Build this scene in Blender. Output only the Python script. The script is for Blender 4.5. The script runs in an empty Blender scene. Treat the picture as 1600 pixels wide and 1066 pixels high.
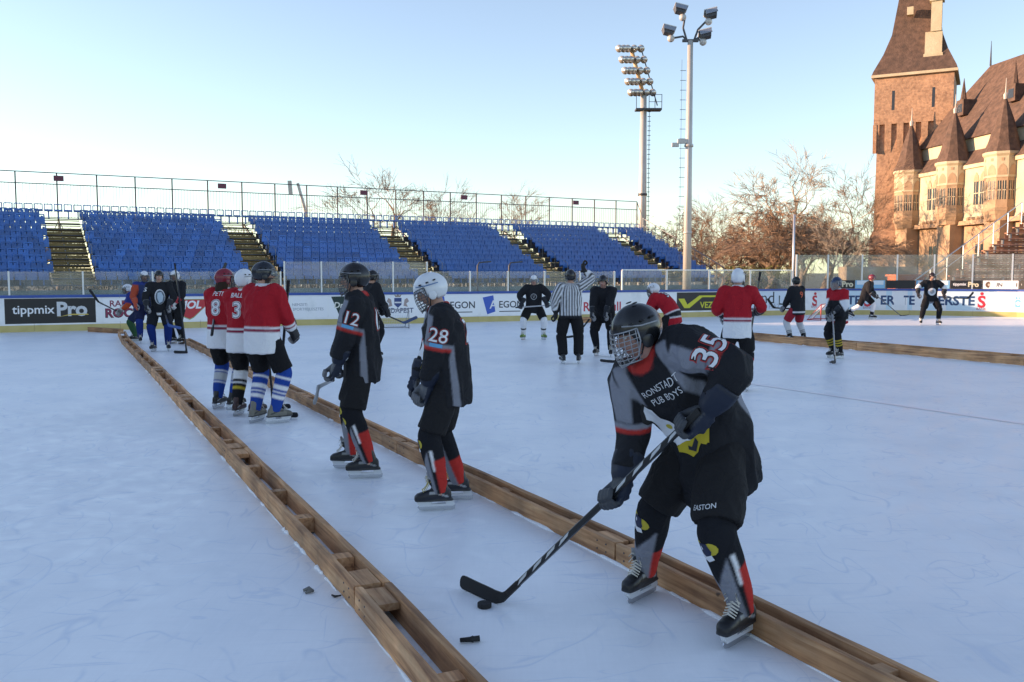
import bpy, bmesh, math, random
import numpy as np
from mathutils import Vector, Matrix, Quaternion
from mathutils.bvhtree import BVHTree
R = math.radians
SC = bpy.context.scene
COL = SC.collection
random.seed(7)

# ------------------------------------------------------------------ camera
FPX, CH = 1400.0, 1.80            # focal length in photo pixels, eye height
PIT = math.atan(107.0 / FPX)
cam = bpy.data.cameras.new('camera'); cam.sensor_width = 36.0; cam.lens = 36.0 * FPX / 1600.0
cam.clip_start = 0.05; cam.clip_end = 4000
camo = bpy.data.objects.new('camera', cam); COL.objects.link(camo)
camo.location = (0, 0, CH); camo.rotation_euler = (R(90) - PIT, 0, 0)
SC.camera = camo

# ------------------------------------------------------------------ sky, sun, exposure
SUN_EL = R(10.0)
TO_SUN = Vector((-0.998, 0.06, 0)).normalized() * math.cos(SUN_EL) + Vector((0, 0, math.sin(SUN_EL)))
world = bpy.data.worlds.new('World'); SC.world = world; world.use_nodes = True
wn = world.node_tree.nodes; wl = world.node_tree.links
sky = wn.new('ShaderNodeTexSky'); sky.sky_type = 'NISHITA'; sky.sun_disc = False
sky.sun_elevation = SUN_EL; sky.sun_rotation = math.atan2(TO_SUN.x, TO_SUN.y)
sky.altitude = 100; sky.air_density = 1.0; sky.dust_density = 0.0; sky.ozone_density = 2.0
hsv = wn.new('ShaderNodeHueSaturation'); hsv.inputs['Saturation'].default_value = .80; hsv.inputs['Hue'].default_value = .510      # the camera's white balance for shade
wl.new(sky.outputs[0], hsv.inputs['Color']); wl.new(hsv.outputs[0], wn['Background'].inputs[0]); wn['Background'].inputs[1].default_value = 0.15
sun = bpy.data.lights.new('sun', 'SUN'); sun.energy = 5.0; sun.angle = R(0.6); sun.color = (1.0, 0.64, 0.40)
suno = bpy.data.objects.new('sun', sun); COL.objects.link(suno)
suno.rotation_euler = (-TO_SUN).to_track_quat('-Z', 'Y').to_euler()
vs = SC.view_settings; vs.view_transform = 'Standard'; vs.look = 'None'; vs.gamma = 1.0; vs.use_curve_mapping = False
vs.exposure = 1.15
SC.cycles.max_bounces = 6; SC.cycles.diffuse_bounces = 3; SC.cycles.glossy_bounces = 3; SC.cycles.transparent_max_bounces = 12; SC.cycles.caustics_reflective = False; SC.cycles.caustics_refractive = False

# ------------------------------------------------------------------ pixel helpers (photo pixel -> a place on the ground)
def ray(px, py):
    dx = (px - 800) / FPX; dy = (533 - py) / FPX
    return Vector((dx, math.cos(PIT) + dy * math.sin(PIT), -math.sin(PIT) + dy * math.cos(PIT)))
def G(px, py, z=0.0):
    d = ray(px, py); t = (z - CH) / d.z
    return Vector((d.x * t, d.y * t, z))
def W(px, py, Y):
    d = ray(px, py); t = Y / d.y
    return Vector((d.x * t, Y, CH + d.z * t))

# ------------------------------------------------------------------ materials
def mat(name, col=(.5, .5, .5), rough=.6, metal=0.0, spec=.5):
    m = bpy.data.materials.new(name); m.use_nodes = True
    b = m.node_tree.nodes['Principled BSDF']
    b.inputs['Base Color'].default_value = (*col, 1); b.inputs['Roughness'].default_value = rough
    b.inputs['Metallic'].default_value = metal; b.inputs['Specular IOR Level'].default_value = spec
    return m
def nodes(m): return m.node_tree.nodes, m.node_tree.links, m.node_tree.nodes['Principled BSDF']
def ramp(n, stops):
    r = n.new('ShaderNodeValToRGB'); e = r.color_ramp.elements
    e[0].position, e[0].color = stops[0][0], (*stops[0][1], 1); e[1].position, e[1].color = stops[-1][0], (*stops[-1][1], 1)
    for p, c in stops[1:-1]:
        k = e.new(p); k.color = (*c, 1)
    return r
def noisy(name, c1, c2, scale=4.0, rough=.7, stretch=(1, 1, 1), bump=0.0, detail=5, metal=0.0, coord='Object', c3=None, bscale=None, bdist=.01, rnd=0.0):
    m = mat(name, c1, rough, metal); n, l, b = nodes(m)
    tc = n.new('ShaderNodeTexCoord'); mp = n.new('ShaderNodeMapping'); mp.inputs['Scale'].default_value = stretch
    l.new(tc.outputs[coord], mp.inputs[0])
    t = n.new('ShaderNodeTexNoise'); t.inputs['Scale'].default_value = scale; t.inputs['Detail'].default_value = detail
    src = mp.outputs[0]
    if rnd:
        oi = n.new('ShaderNodeObjectInfo'); sc = n.new('ShaderNodeMath'); sc.operation = 'MULTIPLY'; sc.inputs[1].default_value = 37.0
        l.new(oi.outputs['Random'], sc.inputs[0]); ad = n.new('ShaderNodeVectorMath'); ad.operation = 'ADD'
        l.new(src, ad.inputs[0]); l.new(sc.outputs[0], ad.inputs[1]); src = ad.outputs[0]
    l.new(src, t.inputs['Vector'])
    r = ramp(n, [(.3, c1), (.7, c2)] if c3 is None else [(.25, c1), (.5, c2), (.75, c3)])
    l.new(t.outputs[0], r.inputs[0]); out = r.outputs[0]
    if rnd:
        hs = n.new('ShaderNodeHueSaturation'); mr = n.new('ShaderNodeMapRange')
        mr.inputs[3].default_value = 1 - rnd; mr.inputs[4].default_value = 1 + rnd
        l.new(oi.outputs['Random'], mr.inputs[0]); l.new(mr.outputs[0], hs.inputs['Value']); l.new(out, hs.inputs['Color']); out = hs.outputs[0]
    l.new(out, b.inputs['Base Color'])
    if bump:
        t2 = n.new('ShaderNodeTexNoise'); t2.inputs['Scale'].default_value = bscale or scale * 3; t2.inputs['Detail'].default_value = 4
        l.new(src, t2.inputs['Vector']); bp = n.new('ShaderNodeBump'); bp.inputs['Strength'].default_value = bump; bp.inputs['Distance'].default_value = bdist
        l.new(t2.outputs[0], bp.inputs['Height']); l.new(bp.outputs[0], b.inputs['Normal'])
    return m
def vcol(name, rough=.85, bump=.25, bscale=420, spec=.25, sheen=0.0):
    "surface whose dyed colours are stored on the mesh"
    m = mat(name, (.5, .5, .5), rough, 0, spec); n, l, b = nodes(m)
    a = n.new('ShaderNodeAttribute'); a.attribute_name = 'Col'; l.new(a.outputs['Color'], b.inputs['Base Color'])
    if bump:
        tc = n.new('ShaderNodeTexCoord'); t = n.new('ShaderNodeTexNoise'); t.inputs['Scale'].default_value = bscale
        l.new(tc.outputs['Object'], t.inputs['Vector']); bp = n.new('ShaderNodeBump'); bp.inputs['Strength'].default_value = bump; bp.inputs['Distance'].default_value = .002
        l.new(t.outputs[0], bp.inputs['Height']); l.new(bp.outputs[0], b.inputs['Normal'])
        if name in ('cloth', 'knit'):      # creases
            w_ = n.new('ShaderNodeTexNoise'); w_.inputs['Scale'].default_value = 11; w_.inputs['Detail'].default_value = 3; w_.inputs['Distortion'].default_value = 1.2; l.new(tc.outputs['Object'], w_.inputs['Vector'])
            b2 = n.new('ShaderNodeBump'); b2.inputs['Strength'].default_value = .7; b2.inputs['Distance'].default_value = .03; l.new(w_.outputs[0], b2.inputs['Height']); l.new(b2.outputs[0], bp.inputs['Normal'])
    return m
MT = {}
def plain(col, rough=.6, metal=0.0, spec=.5):
    k = (tuple(round(c, 4) for c in col), rough, metal, spec)
    if k not in MT: MT[k] = mat('paint', col, rough, metal, spec)
    return MT[k]

# ------------------------------------------------------------------ mesh helpers
def tag(o, label=None, cat=None, group=None, kind=None):
    if label: o['label'] = label
    if cat: o['category'] = cat
    if group: o['group'] = group
    if kind: o['kind'] = kind
    return o
def empty(name, loc=(0, 0, 0), rz=0.0, label=None, cat=None, group=None):
    o = bpy.data.objects.new(name, None); COL.objects.link(o); o.location = loc; o.rotation_euler = (0, 0, rz)
    o.empty_display_size = .2
    return tag(o, label, cat, group)
def link(name, me, parent=None, m=None):
    o = bpy.data.objects.new(name, me); COL.objects.link(o)
    if m is not None and not me.materials: me.materials.append(m)
    if parent is not None: o.parent = parent
    return o
class MB:
    def __init__(s): s.v = []; s.f = []
    def add(s, vs, fs):
        o = len(s.v); s.v += [tuple(v) for v in vs]; s.f += [tuple(i + o for i in f) for f in fs]; return s
    def box(s, x0, x1, y0, y1, z0, z1, M=None):
        v = [(x, y, z) for z in (z0, z1) for y in (y0, y1) for x in (x0, x1)]
        if M is not None: v = [M @ Vector(p) for p in v]
        return s.add(v, [(0, 2, 3, 1), (4, 5, 7, 6), (0, 1, 5, 4), (2, 6, 7, 3), (0, 4, 6, 2), (1, 3, 7, 5)])
    def loft(s, rings, cap=True):
        n = len(rings[0]); vs = [p for r in rings for p in r]; fs = []
        for i in range(len(rings) - 1):
            for j in range(n):
                a, b = i * n + j, i * n + (j + 1) % n
                fs.append((a, b, b + n, a + n))
        if cap: fs.append(tuple(range(n - 1, -1, -1))); fs.append(tuple((len(rings) - 1) * n + j for j in range(n)))
        return s.add(vs, fs)
    def tube(s, pts, rad, n=8, cap=True, flat=1.0, up=None):
        pts = [Vector(p) for p in pts]
        if not hasattr(rad, '__len__'): rad = [rad] * len(pts)
        rings = []; prev = Vector(up) if up is not None else None
        for i, p in enumerate(pts):
            d = (pts[min(i + 1, len(pts) - 1)] - pts[max(i - 1, 0)])
            d = d.normalized() if d.length > 1e-9 else Vector((0, 0, 1))
            if prev is None: prev = Vector((0, 0, 1)) if abs(d.z) < .9 else Vector((1, 0, 0))
            a = prev - d * prev.dot(d)
            if a.length < 1e-6: a = d.orthogonal()
            a.normalize(); prev = a; b = d.cross(a)
            rings.append([p + a * (math.cos(2 * math.pi * k / n) * rad[i]) + b * (math.sin(2 * math.pi * k / n) * rad[i] * flat) for k in range(n)])
        return s.loft(rings, cap)
    def ell(s, c, r, M=None, nu=12, nv=8):
        c = Vector(c); vs = []; fs = []
        for j in range(1, nv):
            for i in range(nu):
                th, ph = math.pi * j / nv, 2 * math.pi * i / nu
                p = Vector((r[0] * math.sin(th) * math.cos(ph), r[1] * math.sin(th) * math.sin(ph), r[2] * math.cos(th)))
                vs.append(c + (M @ p if M is not None else p))
        top = Vector((0, 0, r[2])); bot = -top
        vs.append(c + (M @ top if M is not None else top)); vs.append(c + (M @ bot if M is not None else bot))
        T, B = len(vs) - 2, len(vs) - 1
        for j in range(nv - 2):
            for i in range(nu):
                a, b = j * nu + i, j * nu + (i + 1) % nu
                fs.append((a, a + nu, b + nu, b))
        for i in range(nu):
            fs.append((T, i, (i + 1) % nu)); fs.append((B, (nv - 2) * nu + (i + 1) % nu, (nv - 2) * nu + i))
        return s.add(vs, fs)
    def prism(s, poly, y0, y1, M=None):
        "polygon in x,z swept from y0 to y1"
        n = len(poly); v = [(x, y0, z) for x, z in poly] + [(x, y1, z) for x, z in poly]
        if M is not None: v = [M @ Vector(p) for p in v]
        return s.add(v, [tuple(range(n)), tuple(range(2 * n - 1, n - 1, -1))] + [(i, i + n, (i + 1) % n + n, (i + 1) % n) for i in range(n)])
    def mesh(s, name='mesh', smooth=False, fix=True):
        me = bpy.data.meshes.new(name); me.from_pydata(s.v, [], s.f)
        if fix:
            bm = bmesh.new(); bm.from_mesh(me); bmesh.ops.recalc_face_normals(bm, faces=bm.faces); bm.to_mesh(me); bm.free()
        if smooth: me.polygons.foreach_set('use_smooth', [True] * len(me.polygons))
        me.update(); return me
    def build(s, name, m, parent=None, smooth=False, fix=True):
        return link(name, s.mesh(name, smooth, fix), parent, m)
def copy_tree(o, parent=None):
    c = o.copy(); COL.objects.link(c); c.parent = parent
    for ch in list(o.children): copy_tree(ch, c)
    return c
TMP = bpy.data.scenes.new('tmp')
def evaluated(ob):
    "final mesh of a temporary object"
    TMP.collection.objects.link(ob); vl = TMP.view_layers[0]; vl.update()
    me = bpy.data.meshes.new_from_object(ob.evaluated_get(vl.depsgraph), depsgraph=vl.depsgraph)
    d = ob.data; TMP.collection.objects.unlink(ob); bpy.data.objects.remove(ob)
    return me
def remesh(mb, vox, it=4, fac=.5):
    me = mb.mesh('tmp', fix=True); ob = bpy.data.objects.new('tmp', me)
    md = ob.modifiers.new('r', 'REMESH'); md.mode = 'VOXEL'; md.voxel_size = vox; md.adaptivity = 0
    if it:
        sm = ob.modifiers.new('s', 'SMOOTH'); sm.factor = fac; sm.iterations = it
    out = evaluated(ob); out.polygons.foreach_set('use_smooth', [True] * len(out.polygons)); bpy.data.meshes.remove(me)
    return out
TXT = {}
def text2d(s, size=1.0, bold=0.0, shear=0.0, space=1.0):
    "flat lettering: vertices in x,y centred on the origin, triangles"
    k = (s, bold, shear, space)
    if k not in TXT:
        cu = bpy.data.curves.new('t', 'FONT'); cu.body = s; cu.size = 1.0; cu.offset = bold; cu.shear = shear; cu.space_character = space
        cu.align_x = 'CENTER'; cu.align_y = 'CENTER'; cu.resolution_u = 3
        me = evaluated(bpy.data.objects.new('t', cu))
        bm = bmesh.new(); bm.from_mesh(me); bmesh.ops.remove_doubles(bm, verts=bm.verts, dist=1e-4); bmesh.ops.triangulate(bm, faces=bm.faces)
        TXT[k] = ([(v.co.x, v.co.y) for v in bm.verts], [tuple(v.index for v in f.verts) for f in bm.faces]); bm.free()
    v, f = TXT[k]
    return [(x * size, y * size) for x, y in v], f
def poly2d(pts): return list(pts), [tuple(range(len(pts)))]
def circ(cx, cy, rx, ry=None, n=20, a0=0, a1=360):
    ry = rx if ry is None else ry
    return [(cx + rx * math.cos(R(a0 + (a1 - a0) * i / (n if a1 - a0 >= 360 else n - 1))), cy + ry * math.sin(R(a0 + (a1 - a0) * i / (n if a1 - a0 >= 360 else n - 1)))) for i in range(n)]
def fine(v, f, L):
    "split a flat shape until no edge is longer than L"
    bm = bmesh.new(); vv = [bm.verts.new((x, y, 0)) for x, y in v]
    for q in f:
        try: bm.faces.new([vv[i] for i in q])
        except ValueError: pass
    bmesh.ops.triangulate(bm, faces=bm.faces)
    for _ in range(6):
        es = [e for e in bm.edges if e.calc_length() > L]
        if not es: break
        bmesh.ops.subdivide_edges(bm, edges=es, cuts=1); bmesh.ops.triangulate(bm, faces=[q for q in bm.faces if len(q.verts) > 3])
    bm.verts.index_update()
    out = ([(w.co.x, w.co.y) for w in bm.verts], [tuple(w.index for w in q.verts) for q in bm.faces]); bm.free()
    return out
def hash3(i):
    h = (i[..., 0] * 374761393 + i[..., 1] * 668265263 + i[..., 2] * 2147483647 % 1013904223) & 0xffffffff
    h = ((h ^ (h >> 13)) * 1274126177) & 0xffffffff
    return ((h ^ (h >> 16)) & 0xffff) / 65535.0
def vnoise(P):
    P = np.asarray(P, float); i = np.floor(P).astype(np.int64); f = P - i; f = f * f * (3 - 2 * f); o = 0
    for a in (0, 1):
        for b in (0, 1):
            for c in (0, 1):
                w = (f[..., 0] if a else 1 - f[..., 0]) * (f[..., 1] if b else 1 - f[..., 1]) * (f[..., 2] if c else 1 - f[..., 2])
                o = o + w * hash3(i + np.array([a, b, c]))
    return o
def setcol(me, C):
    a = me.color_attributes.new('Col', 'FLOAT_COLOR', 'POINT')
    C4 = np.ones((len(me.vertices), 4), np.float32); C4[:, :3] = C; a.data.foreach_set('color', C4.ravel())
def coords(me):
    a = np.empty(len(me.vertices) * 3, np.float32); me.vertices.foreach_get('co', a); return a.reshape(-1, 3).astype(float)
def putco(me, a): me.vertices.foreach_set('co', np.asarray(a, np.float32).ravel()); me.update()

# ================================================================== THE SETTING
# ---- ground far and wide
m_ground = noisy('winter_ground', (.09, .075, .04), (.17, .14, .08), .35, .95, bump=.3, bscale=3)
g = MB().add([(-900, -300, 0), (900, -300, 0), (900, 2200, 0), (-900, 2200, 0)], [(0, 1, 2, 3)]).build('ground', m_ground)
tag(g, kind='structure'); g.location.z = -.06
# ---- boards line (base of the boards, picked off the ice in the photograph)
base_px = [(-420, 531), (-200, 525.5), (0, 520), (225, 514.5), (450, 509), (625, 506), (800, 502), (1000, 497.5), (1130, 494.5), (1200, 493), (1270, 492), (1340, 492), (1420, 492.5), (1510, 494), (1600, 496), (1720, 501), (1900, 512)]
ctrl = [G(*p) for p in base_px]
def catmull(P, n=8):
    out = []
    for i in range(len(P) - 1):
        a, b, c, d = P[max(i - 1, 0)], P[i], P[i + 1], P[min(i + 2, len(P) - 1)]
        for k in range(n):
            t = k / n
            out.append(.5 * ((2 * b) + (c - a) * t + (2 * a - 5 * b + 4 * c - d) * t * t + (3 * b - a - 3 * c + d) * t ** 3))
    return out + [P[-1]]
BP = catmull(ctrl, 10)
BS = [0.0]
for i in range(1, len(BP)): BS.append(BS[-1] + (BP[i] - BP[i - 1]).length)
def bpath(s, off=0.0, z=0.0):
    "point on the boards' rink face at arc length s, off metres towards the rink"
    s = min(max(s, 0), BS[-1] - 1e-4); i = int(np.searchsorted(BS, s, 'right')) - 1
    t = (s - BS[i]) / (BS[i + 1] - BS[i]); p = BP[i].lerp(BP[i + 1], t)
    d = (BP[min(i + 2, len(BP) - 1)] - BP[max(i - 1, 0)]).normalized(); nrm = Vector((d.y, -d.x, 0))
    p = p + nrm * off; return Vector((p.x, p.y, z))
def s_at(px):
    "arc length of the board point seen in photo column px"
    best = min(range(len(BP)), key=lambda i: abs(800 + FPX * BP[i].x / (BP[i].y * math.cos(PIT) + CH * math.sin(PIT)) - px))
    lo, hi = BS[max(best - 1, 0)], BS[min(best + 1, len(BS) - 1)]
    f = lambda s: (lambda p: 800 + FPX * p.x / (p.y * math.cos(PIT) + CH * math.sin(PIT)) - px)(bpath(s))
    for _ in range(30):
        mid = (lo + hi) / 2
        if f(mid) < 0: lo = mid
        else: hi = mid
    return (lo + hi) / 2
# ---- ice sheet: out to the boards in front, on past the camera behind
m_ice = mat('ice', (.72, .79, .86), .38, 0, .22)
def ice_nodes():
    n, l, b = nodes(m_ice); tc = n.new('ShaderNodeTexCoord')
    def noise(scale, det=4, dist=0.0, st=None):
        src = tc.outputs['Object']
        if st:
            mp = n.new('ShaderNodeMapping'); mp.inputs['Scale'].default_value = st[0]; mp.inputs['Rotation'].default_value = (0, 0, st[1]); l.new(src, mp.inputs[0]); src = mp.outputs[0]
        t = n.new('ShaderNodeTexNoise'); t.inputs['Scale'].default_value = scale; t.inputs['Detail'].default_value = det; t.inputs['Distortion'].default_value = dist
        l.new(src, t.inputs['Vector']); return t.outputs[0]
    def math_(op, a, v=None, c=None):
        k = n.new('ShaderNodeMath'); k.operation = op; k.use_clamp = op in ('SMOOTH_MIN',)
        l.new(a, k.inputs[0])
        if v is not None:
            if isinstance(v, (int, float)): k.inputs[1].default_value = v
            else: l.new(v, k.inputs[1])
        if c is not None: k.inputs[2].default_value = c
        return k.outputs[0]
    def line(src, w):        # thin contour lines of a noise = skate cuts
        d = math_('ABSOLUTE', math_('SUBTRACT', src, .5)); mr = n.new('ShaderNodeMapRange')
        mr.inputs[1].default_value = 0; mr.inputs[2].default_value = w; mr.inputs[3].default_value = 1; mr.inputs[4].default_value = 0
        l.new(d, mr.inputs[0]); return mr.outputs[0]
    cuts = None
    for sc, w, st, th in ((1.3, .006, ((1, .45, 1), .4), .47), (1.9, .007, ((.5, 1, 1), 1.1), .5), (3.1, .010, ((1, .35, 1), 2.2), .5), (.8, .004, ((1, .6, 1), 2.9), .45), (4.5, .012, ((.3, 1, 1), .2), .52), (2.6, .008, ((.3, 1, 1), -.7), .5)):
        c = line(noise(sc, 1.5, .3, st), w)
        mk = n.new('ShaderNodeMapRange'); mk.inputs[1].default_value = th - .03; mk.inputs[2].default_value = th + .10; l.new(noise(1.7 + sc * .21, 2), mk.inputs[0])
        c = math_('MULTIPLY', c, mk.outputs[0]); cuts = c if cuts is None else math_('MAXIMUM', cuts, c)
    frost = noise(.9, 6, .4); fine_ = noise(26, 4); snow = noise(6.0, 6, .6)
    r = ramp(n, [(.3, (.80, .83, .86)), (.5, (.88, .895, .91)), (.72, (.93, .94, .945))]); l.new(frost, r.inputs[0])
    mx = n.new('ShaderNodeMixRGB'); mx.inputs[2].default_value = (.95, .955, .96, 1)
    sn = n.new('ShaderNodeMapRange'); sn.inputs[1].default_value = .55; sn.inputs[2].default_value = .75; sn.inputs[4].default_value = .55; l.new(snow, sn.inputs[0])
    l.new(sn.outputs[0], mx.inputs[0]); l.new(r.outputs[0], mx.inputs[1])
    m2 = n.new('ShaderNodeMixRGB'); m2.inputs[2].default_value = (.72, .77, .84, 1); l.new(math_('MULTIPLY', cuts, .95), m2.inputs[0]); l.new(mx.outputs[0], m2.inputs[1])
    fs1, fs2 = noise(7, 3, .2, ((9, .5, 1), .5)), noise(7, 3, .2, ((.5, 9, 1), .9)); fr_ = n.new('ShaderNodeMapRange'); fr_.inputs[1].default_value = .8; fr_.inputs[2].default_value = 1.3; fr_.inputs[3].default_value = .98; fr_.inputs[4].default_value = 1.012; l.new(math_('ADD', fs1, fs2), fr_.inputs[0])
    mu = n.new('ShaderNodeMixRGB'); mu.blend_type = 'MULTIPLY'; mu.inputs[0].default_value = 1; l.new(m2.outputs[0], mu.inputs[1]); l.new(fr_.outputs[0], mu.inputs[2]); l.new(mu.outputs[0], b.inputs['Base Color'])
    h = math_('ADD', math_('MULTIPLY', fine_, .35), math_('MULTIPLY', snow, .5))
    bp = n.new('ShaderNodeBump'); bp.inputs['Strength'].default_value = .22; bp.inputs['Distance'].default_value = .008
    l.new(h, bp.inputs['Height']); l.new(bp.outputs[0], b.inputs['Normal'])
    rr = n.new('ShaderNodeMapRange'); rr.inputs[1].default_value = .35; rr.inputs[2].default_value = .7; rr.inputs[3].default_value = .28; rr.inputs[4].default_value = .6
    l.new(snow, rr.inputs[0]); l.new(rr.outputs[0], b.inputs['Roughness'])
ice_nodes()
edge = [bpath(s, -.03) for s in np.linspace(0, BS[-1], 60)]
pts = [(p.x, p.y, 0) for p in edge] + [(edge[-1].x + 4, -14, 0), (edge[0].x - 6, -14, 0)]
ice = MB().add(pts, [tuple(range(len(pts)))]).build('ice', m_ice); tag(ice, kind='structure')
if ice.data.polygons[0].normal.z < 0: ice.data.flip_normals()
# faded red line under the ice
m_line = mat('faded_red_line', (.91, .87, .90), .36, 0, .22)
a, b_ = G(1120, 592), G(1720, 680); d = (b_ - a).normalized(); nn = Vector((-d.y, d.x, 0)) * .06
tag(MB().add([a - nn, b_ - nn, b_ + nn, a + nn], [(0, 1, 2, 3)]).build('ice_marking', m_line, fix=False), kind='structure').location.z = .004

# ---- rink boards
m_white = noisy('board_white', (.70, .72, .74), (.84, .85, .86), 2.2, .4, detail=9, c3=(.85, .86, .87))
m_kick = noisy('kick_plate_yellow', (.46, .38, .13), (.56, .47, .20), 2.0, .5)
m_rail = noisy('rail_blue', (.025, .07, .30), (.035, .09, .36), 2.0, .45)
m_alu = mat('aluminium', (.62, .64, .66), .4, .7)
m_glass = bpy.data.materials.new('plexiglass'); m_glass.use_nodes = True
def glass_nodes():
    n, l, b = nodes(m_glass); n.remove(b); out = n['Material Output']
    tr = n.new('ShaderNodeBsdfTransparent'); tr.inputs[0].default_value = (.86, .92, .93, 1)
    gl = n.new('ShaderNodeBsdfGlossy'); gl.inputs[1].default_value = .06
    df = n.new('ShaderNodeBsdfDiffuse'); df.inputs[0].default_value = (.75, .78, .78, 1)
    fr = n.new('ShaderNodeFresnel'); fr.inputs[0].default_value = 1.4
    m1 = n.new('ShaderNodeMixShader'); l.new(fr.outputs[0], m1.inputs[0]); l.new(tr.outputs[0], m1.inputs[1]); l.new(gl.outputs[0], m1.inputs[2])
    tc = n.new('ShaderNodeTexCoord'); t = n.new('ShaderNodeTexNoise'); t.inputs['Scale'].default_value = 2.2; t.inputs['Detail'].default_value = 6; l.new(tc.outputs['Object'], t.inputs['Vector'])
    mr = n.new('ShaderNodeMapRange'); mr.inputs[1].default_value = .3; mr.inputs[2].default_value = .75; mr.inputs[3].default_value = .05; mr.inputs[4].default_value = .18; l.new(t.outputs[0], mr.inputs[0])
    m2 = n.new('ShaderNodeMixShader'); l.new(mr.outputs[0], m2.inputs[0]); l.new(m1.outputs[0], m2.inputs[1]); l.new(df.outputs[0], m2.inputs[2]); l.new(m2.outputs[0], out.inputs[0])
glass_nodes()
boards = empty('rink_boards', bpath(BS[-1] / 2), 0, 'long white rink boards with blue top rail, yellow kick plate and printed adverts', 'boards')
BO = -Vector(boards.location)
def strip(mb, s0, s1, o0, o1, z0, z1, step=.6):
    n = max(2, int((s1 - s0) / step) + 1); ss = np.linspace(s0, s1, n); rings = []
    for s in ss: rings.append([bpath(s, o1, z0) + BO, bpath(s, o1, z1) + BO, bpath(s, o0, z1) + BO, bpath(s, o0, z0) + BO])
    return mb.loft(rings)
PL = 2.4
k = 0; s = 0.0
while s < BS[-1] - .3:
    e = min(s + PL, BS[-1])
    strip(MB(), s + .004, e - .004, -.05, 0, .20, 1.03).build('panel', m_white, boards)
    strip(MB(), s + .004, e - .004, -.05, .012, .0, .198).build('kick_plate', m_kick, boards)
    strip(MB(), s + .003, e - .003, -.07, .03, 1.032, 1.115).build('top_rail', m_rail, boards)
    s = e
def glass_run(px0, px1, h, step=1.25, frame=False, postw=.05, off=-.03, h0=1.117):
    s0, s1 = s_at(px0), s_at(px1); n = max(1, round((s1 - s0) / step)); ds = (s1 - s0) / n
    for i in range(n + 1):
        mb = MB(); strip(mb, s0 + i * ds - postw / 2, s0 + i * ds + postw / 2, off - .03, off + .03, h0, h + .01); mb.build('glass_post', m_alu, boards)
        if i < n: strip(MB(), s0 + i * ds + postw / 2 + .002, s0 + (i + 1) * ds - postw / 2 - .002, off - .006, off + .006, h0 + .002, h).build('glass_pane', m_glass, boards)
    if frame: strip(MB(), s0, s1, off - .025, off + .025, h + .011, h + .05).build('glass_rail', m_alu, boards)
glass_run(-380, 440, 1.83, 1.95); glass_run(446, 668, 2.17, 1.2); glass_run(674, 960, 1.84, 1.5); glass_run(972, 1236, 1.87, 1.9, True); glass_run(1243, 1700, 2.55, 1.45, False, .06)
p = bpath(s_at(1240), -.12); MB().tube([(p.x, p.y, 0) + BO if False else Vector((p.x, p.y, 0)) + BO, Vector((p.x, p.y, 4.25)) + BO], .05, 8).build('net_pole', m_alu, boards, True)
for px in (748, 797):     # curved lamp brackets on the glass line
    p = bpath(s_at(px), -.1)
    MB().tube([Vector((p.x, p.y, 1.1)) + BO, Vector((p.x, p.y, 2.05)) + BO, Vector((p.x + .06, p.y, 2.16)) + BO, Vector((p.x + .5, p.y + .1, 2.2)) + BO], .03, 6).build('bracket', plain((.05, .055, .06), .5), boards, True)
# adverts
def on_board(v, f, px, zc, off, name, col, parent, rough=.45, L=.35, m=None):
    v, f = fine(v, f, L); s0 = s_at(px); mb = MB(); mb.add([bpath(s0 + x, off, zc + y) + BO for x, y in v], f)
    return mb.build(name, m or plain(col, rough), parent, fix=False)
def rect(w, h, x=0, y=0): return poly2d([(x - w / 2, y - h / 2), (x + w / 2, y - h / 2), (x + w / 2, y + h / 2), (x - w / 2, y + h / 2)])
def wid(px0, px1): return s_at(px1) - s_at(px0)
def fit(s, w, bold=0.0, shear=0.0, hmax=9):
    v, f = text2d(s, 1, bold, shear); x = [q[0] for q in v]; y = [q[1] for q in v]; k = min(w / (max(x) - min(x)), hmax / (max(y) - min(y)))
    cx, cy = (max(x) + min(x)) / 2, (max(y) + min(y)) / 2
    return [((a - cx) * k, (b - cy) * k) for a, b in v], f
def shift(vf, dx, dy): return [(x + dx, y + dy) for x, y in vf[0]], vf[1]
NAVY = (.02, .035, .10); BLK = (.012, .012, .014); WHT = (.80, .81, .83)
def ad(px, label, bg=None, w=1.5, h=.7, zc=.63):
    mb = MB(); o = None
    if bg is not None: o = on_board(*rect(w, h), px, zc, .004, 'advert', bg, boards)
    else:
        o = on_board(*rect(w, h), px, zc, .003, 'advert', (.84, .85, .87), boards)
    if label: o['label'] = label
    return o
# tippmix Pro
w = wid(10, 152); A = ad(81, 'black betting advert with white lettering and yellow swoosh', BLK, w, .76)
on_board(*shift(fit('tippmix', w * .46, .012), -w * .19, .0), 81, .63, .008, 'lettering', WHT, A)
on_board(*shift(fit('Pro', w * .34, .035), w * .235, .05), 81, .63, .008, 'lettering', (.60, .62, .65), A)
on_board(*poly2d([(w * .06, -.20), (w * .2, -.14), (w * .42, -.135), (w * .41, -.105), (w * .22, -.10)]), 81, .63, .011, 'lettering', (.62, .47, .10), A)
# radio rock
A = ad(195, None, None, wid(163, 228), .74); ww = wid(166, 225)
on_board(*shift(fit('RADIO', ww * .8, .02, 0, .2), 0, .2), 195, .63, .006, 'lettering', (.22, .03, .07), A)
on_board(*shift(fit('ROCK', ww, .05, .0, .36), 0, -.1), 195, .63, .006, 'lettering', BLK, A); on_board(*shift(fit('ROCK', ww * .97, .02, 0, .34), 0, -.09), 195, .63, .009, 'lettering', (.24, .03, .08), A)
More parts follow.
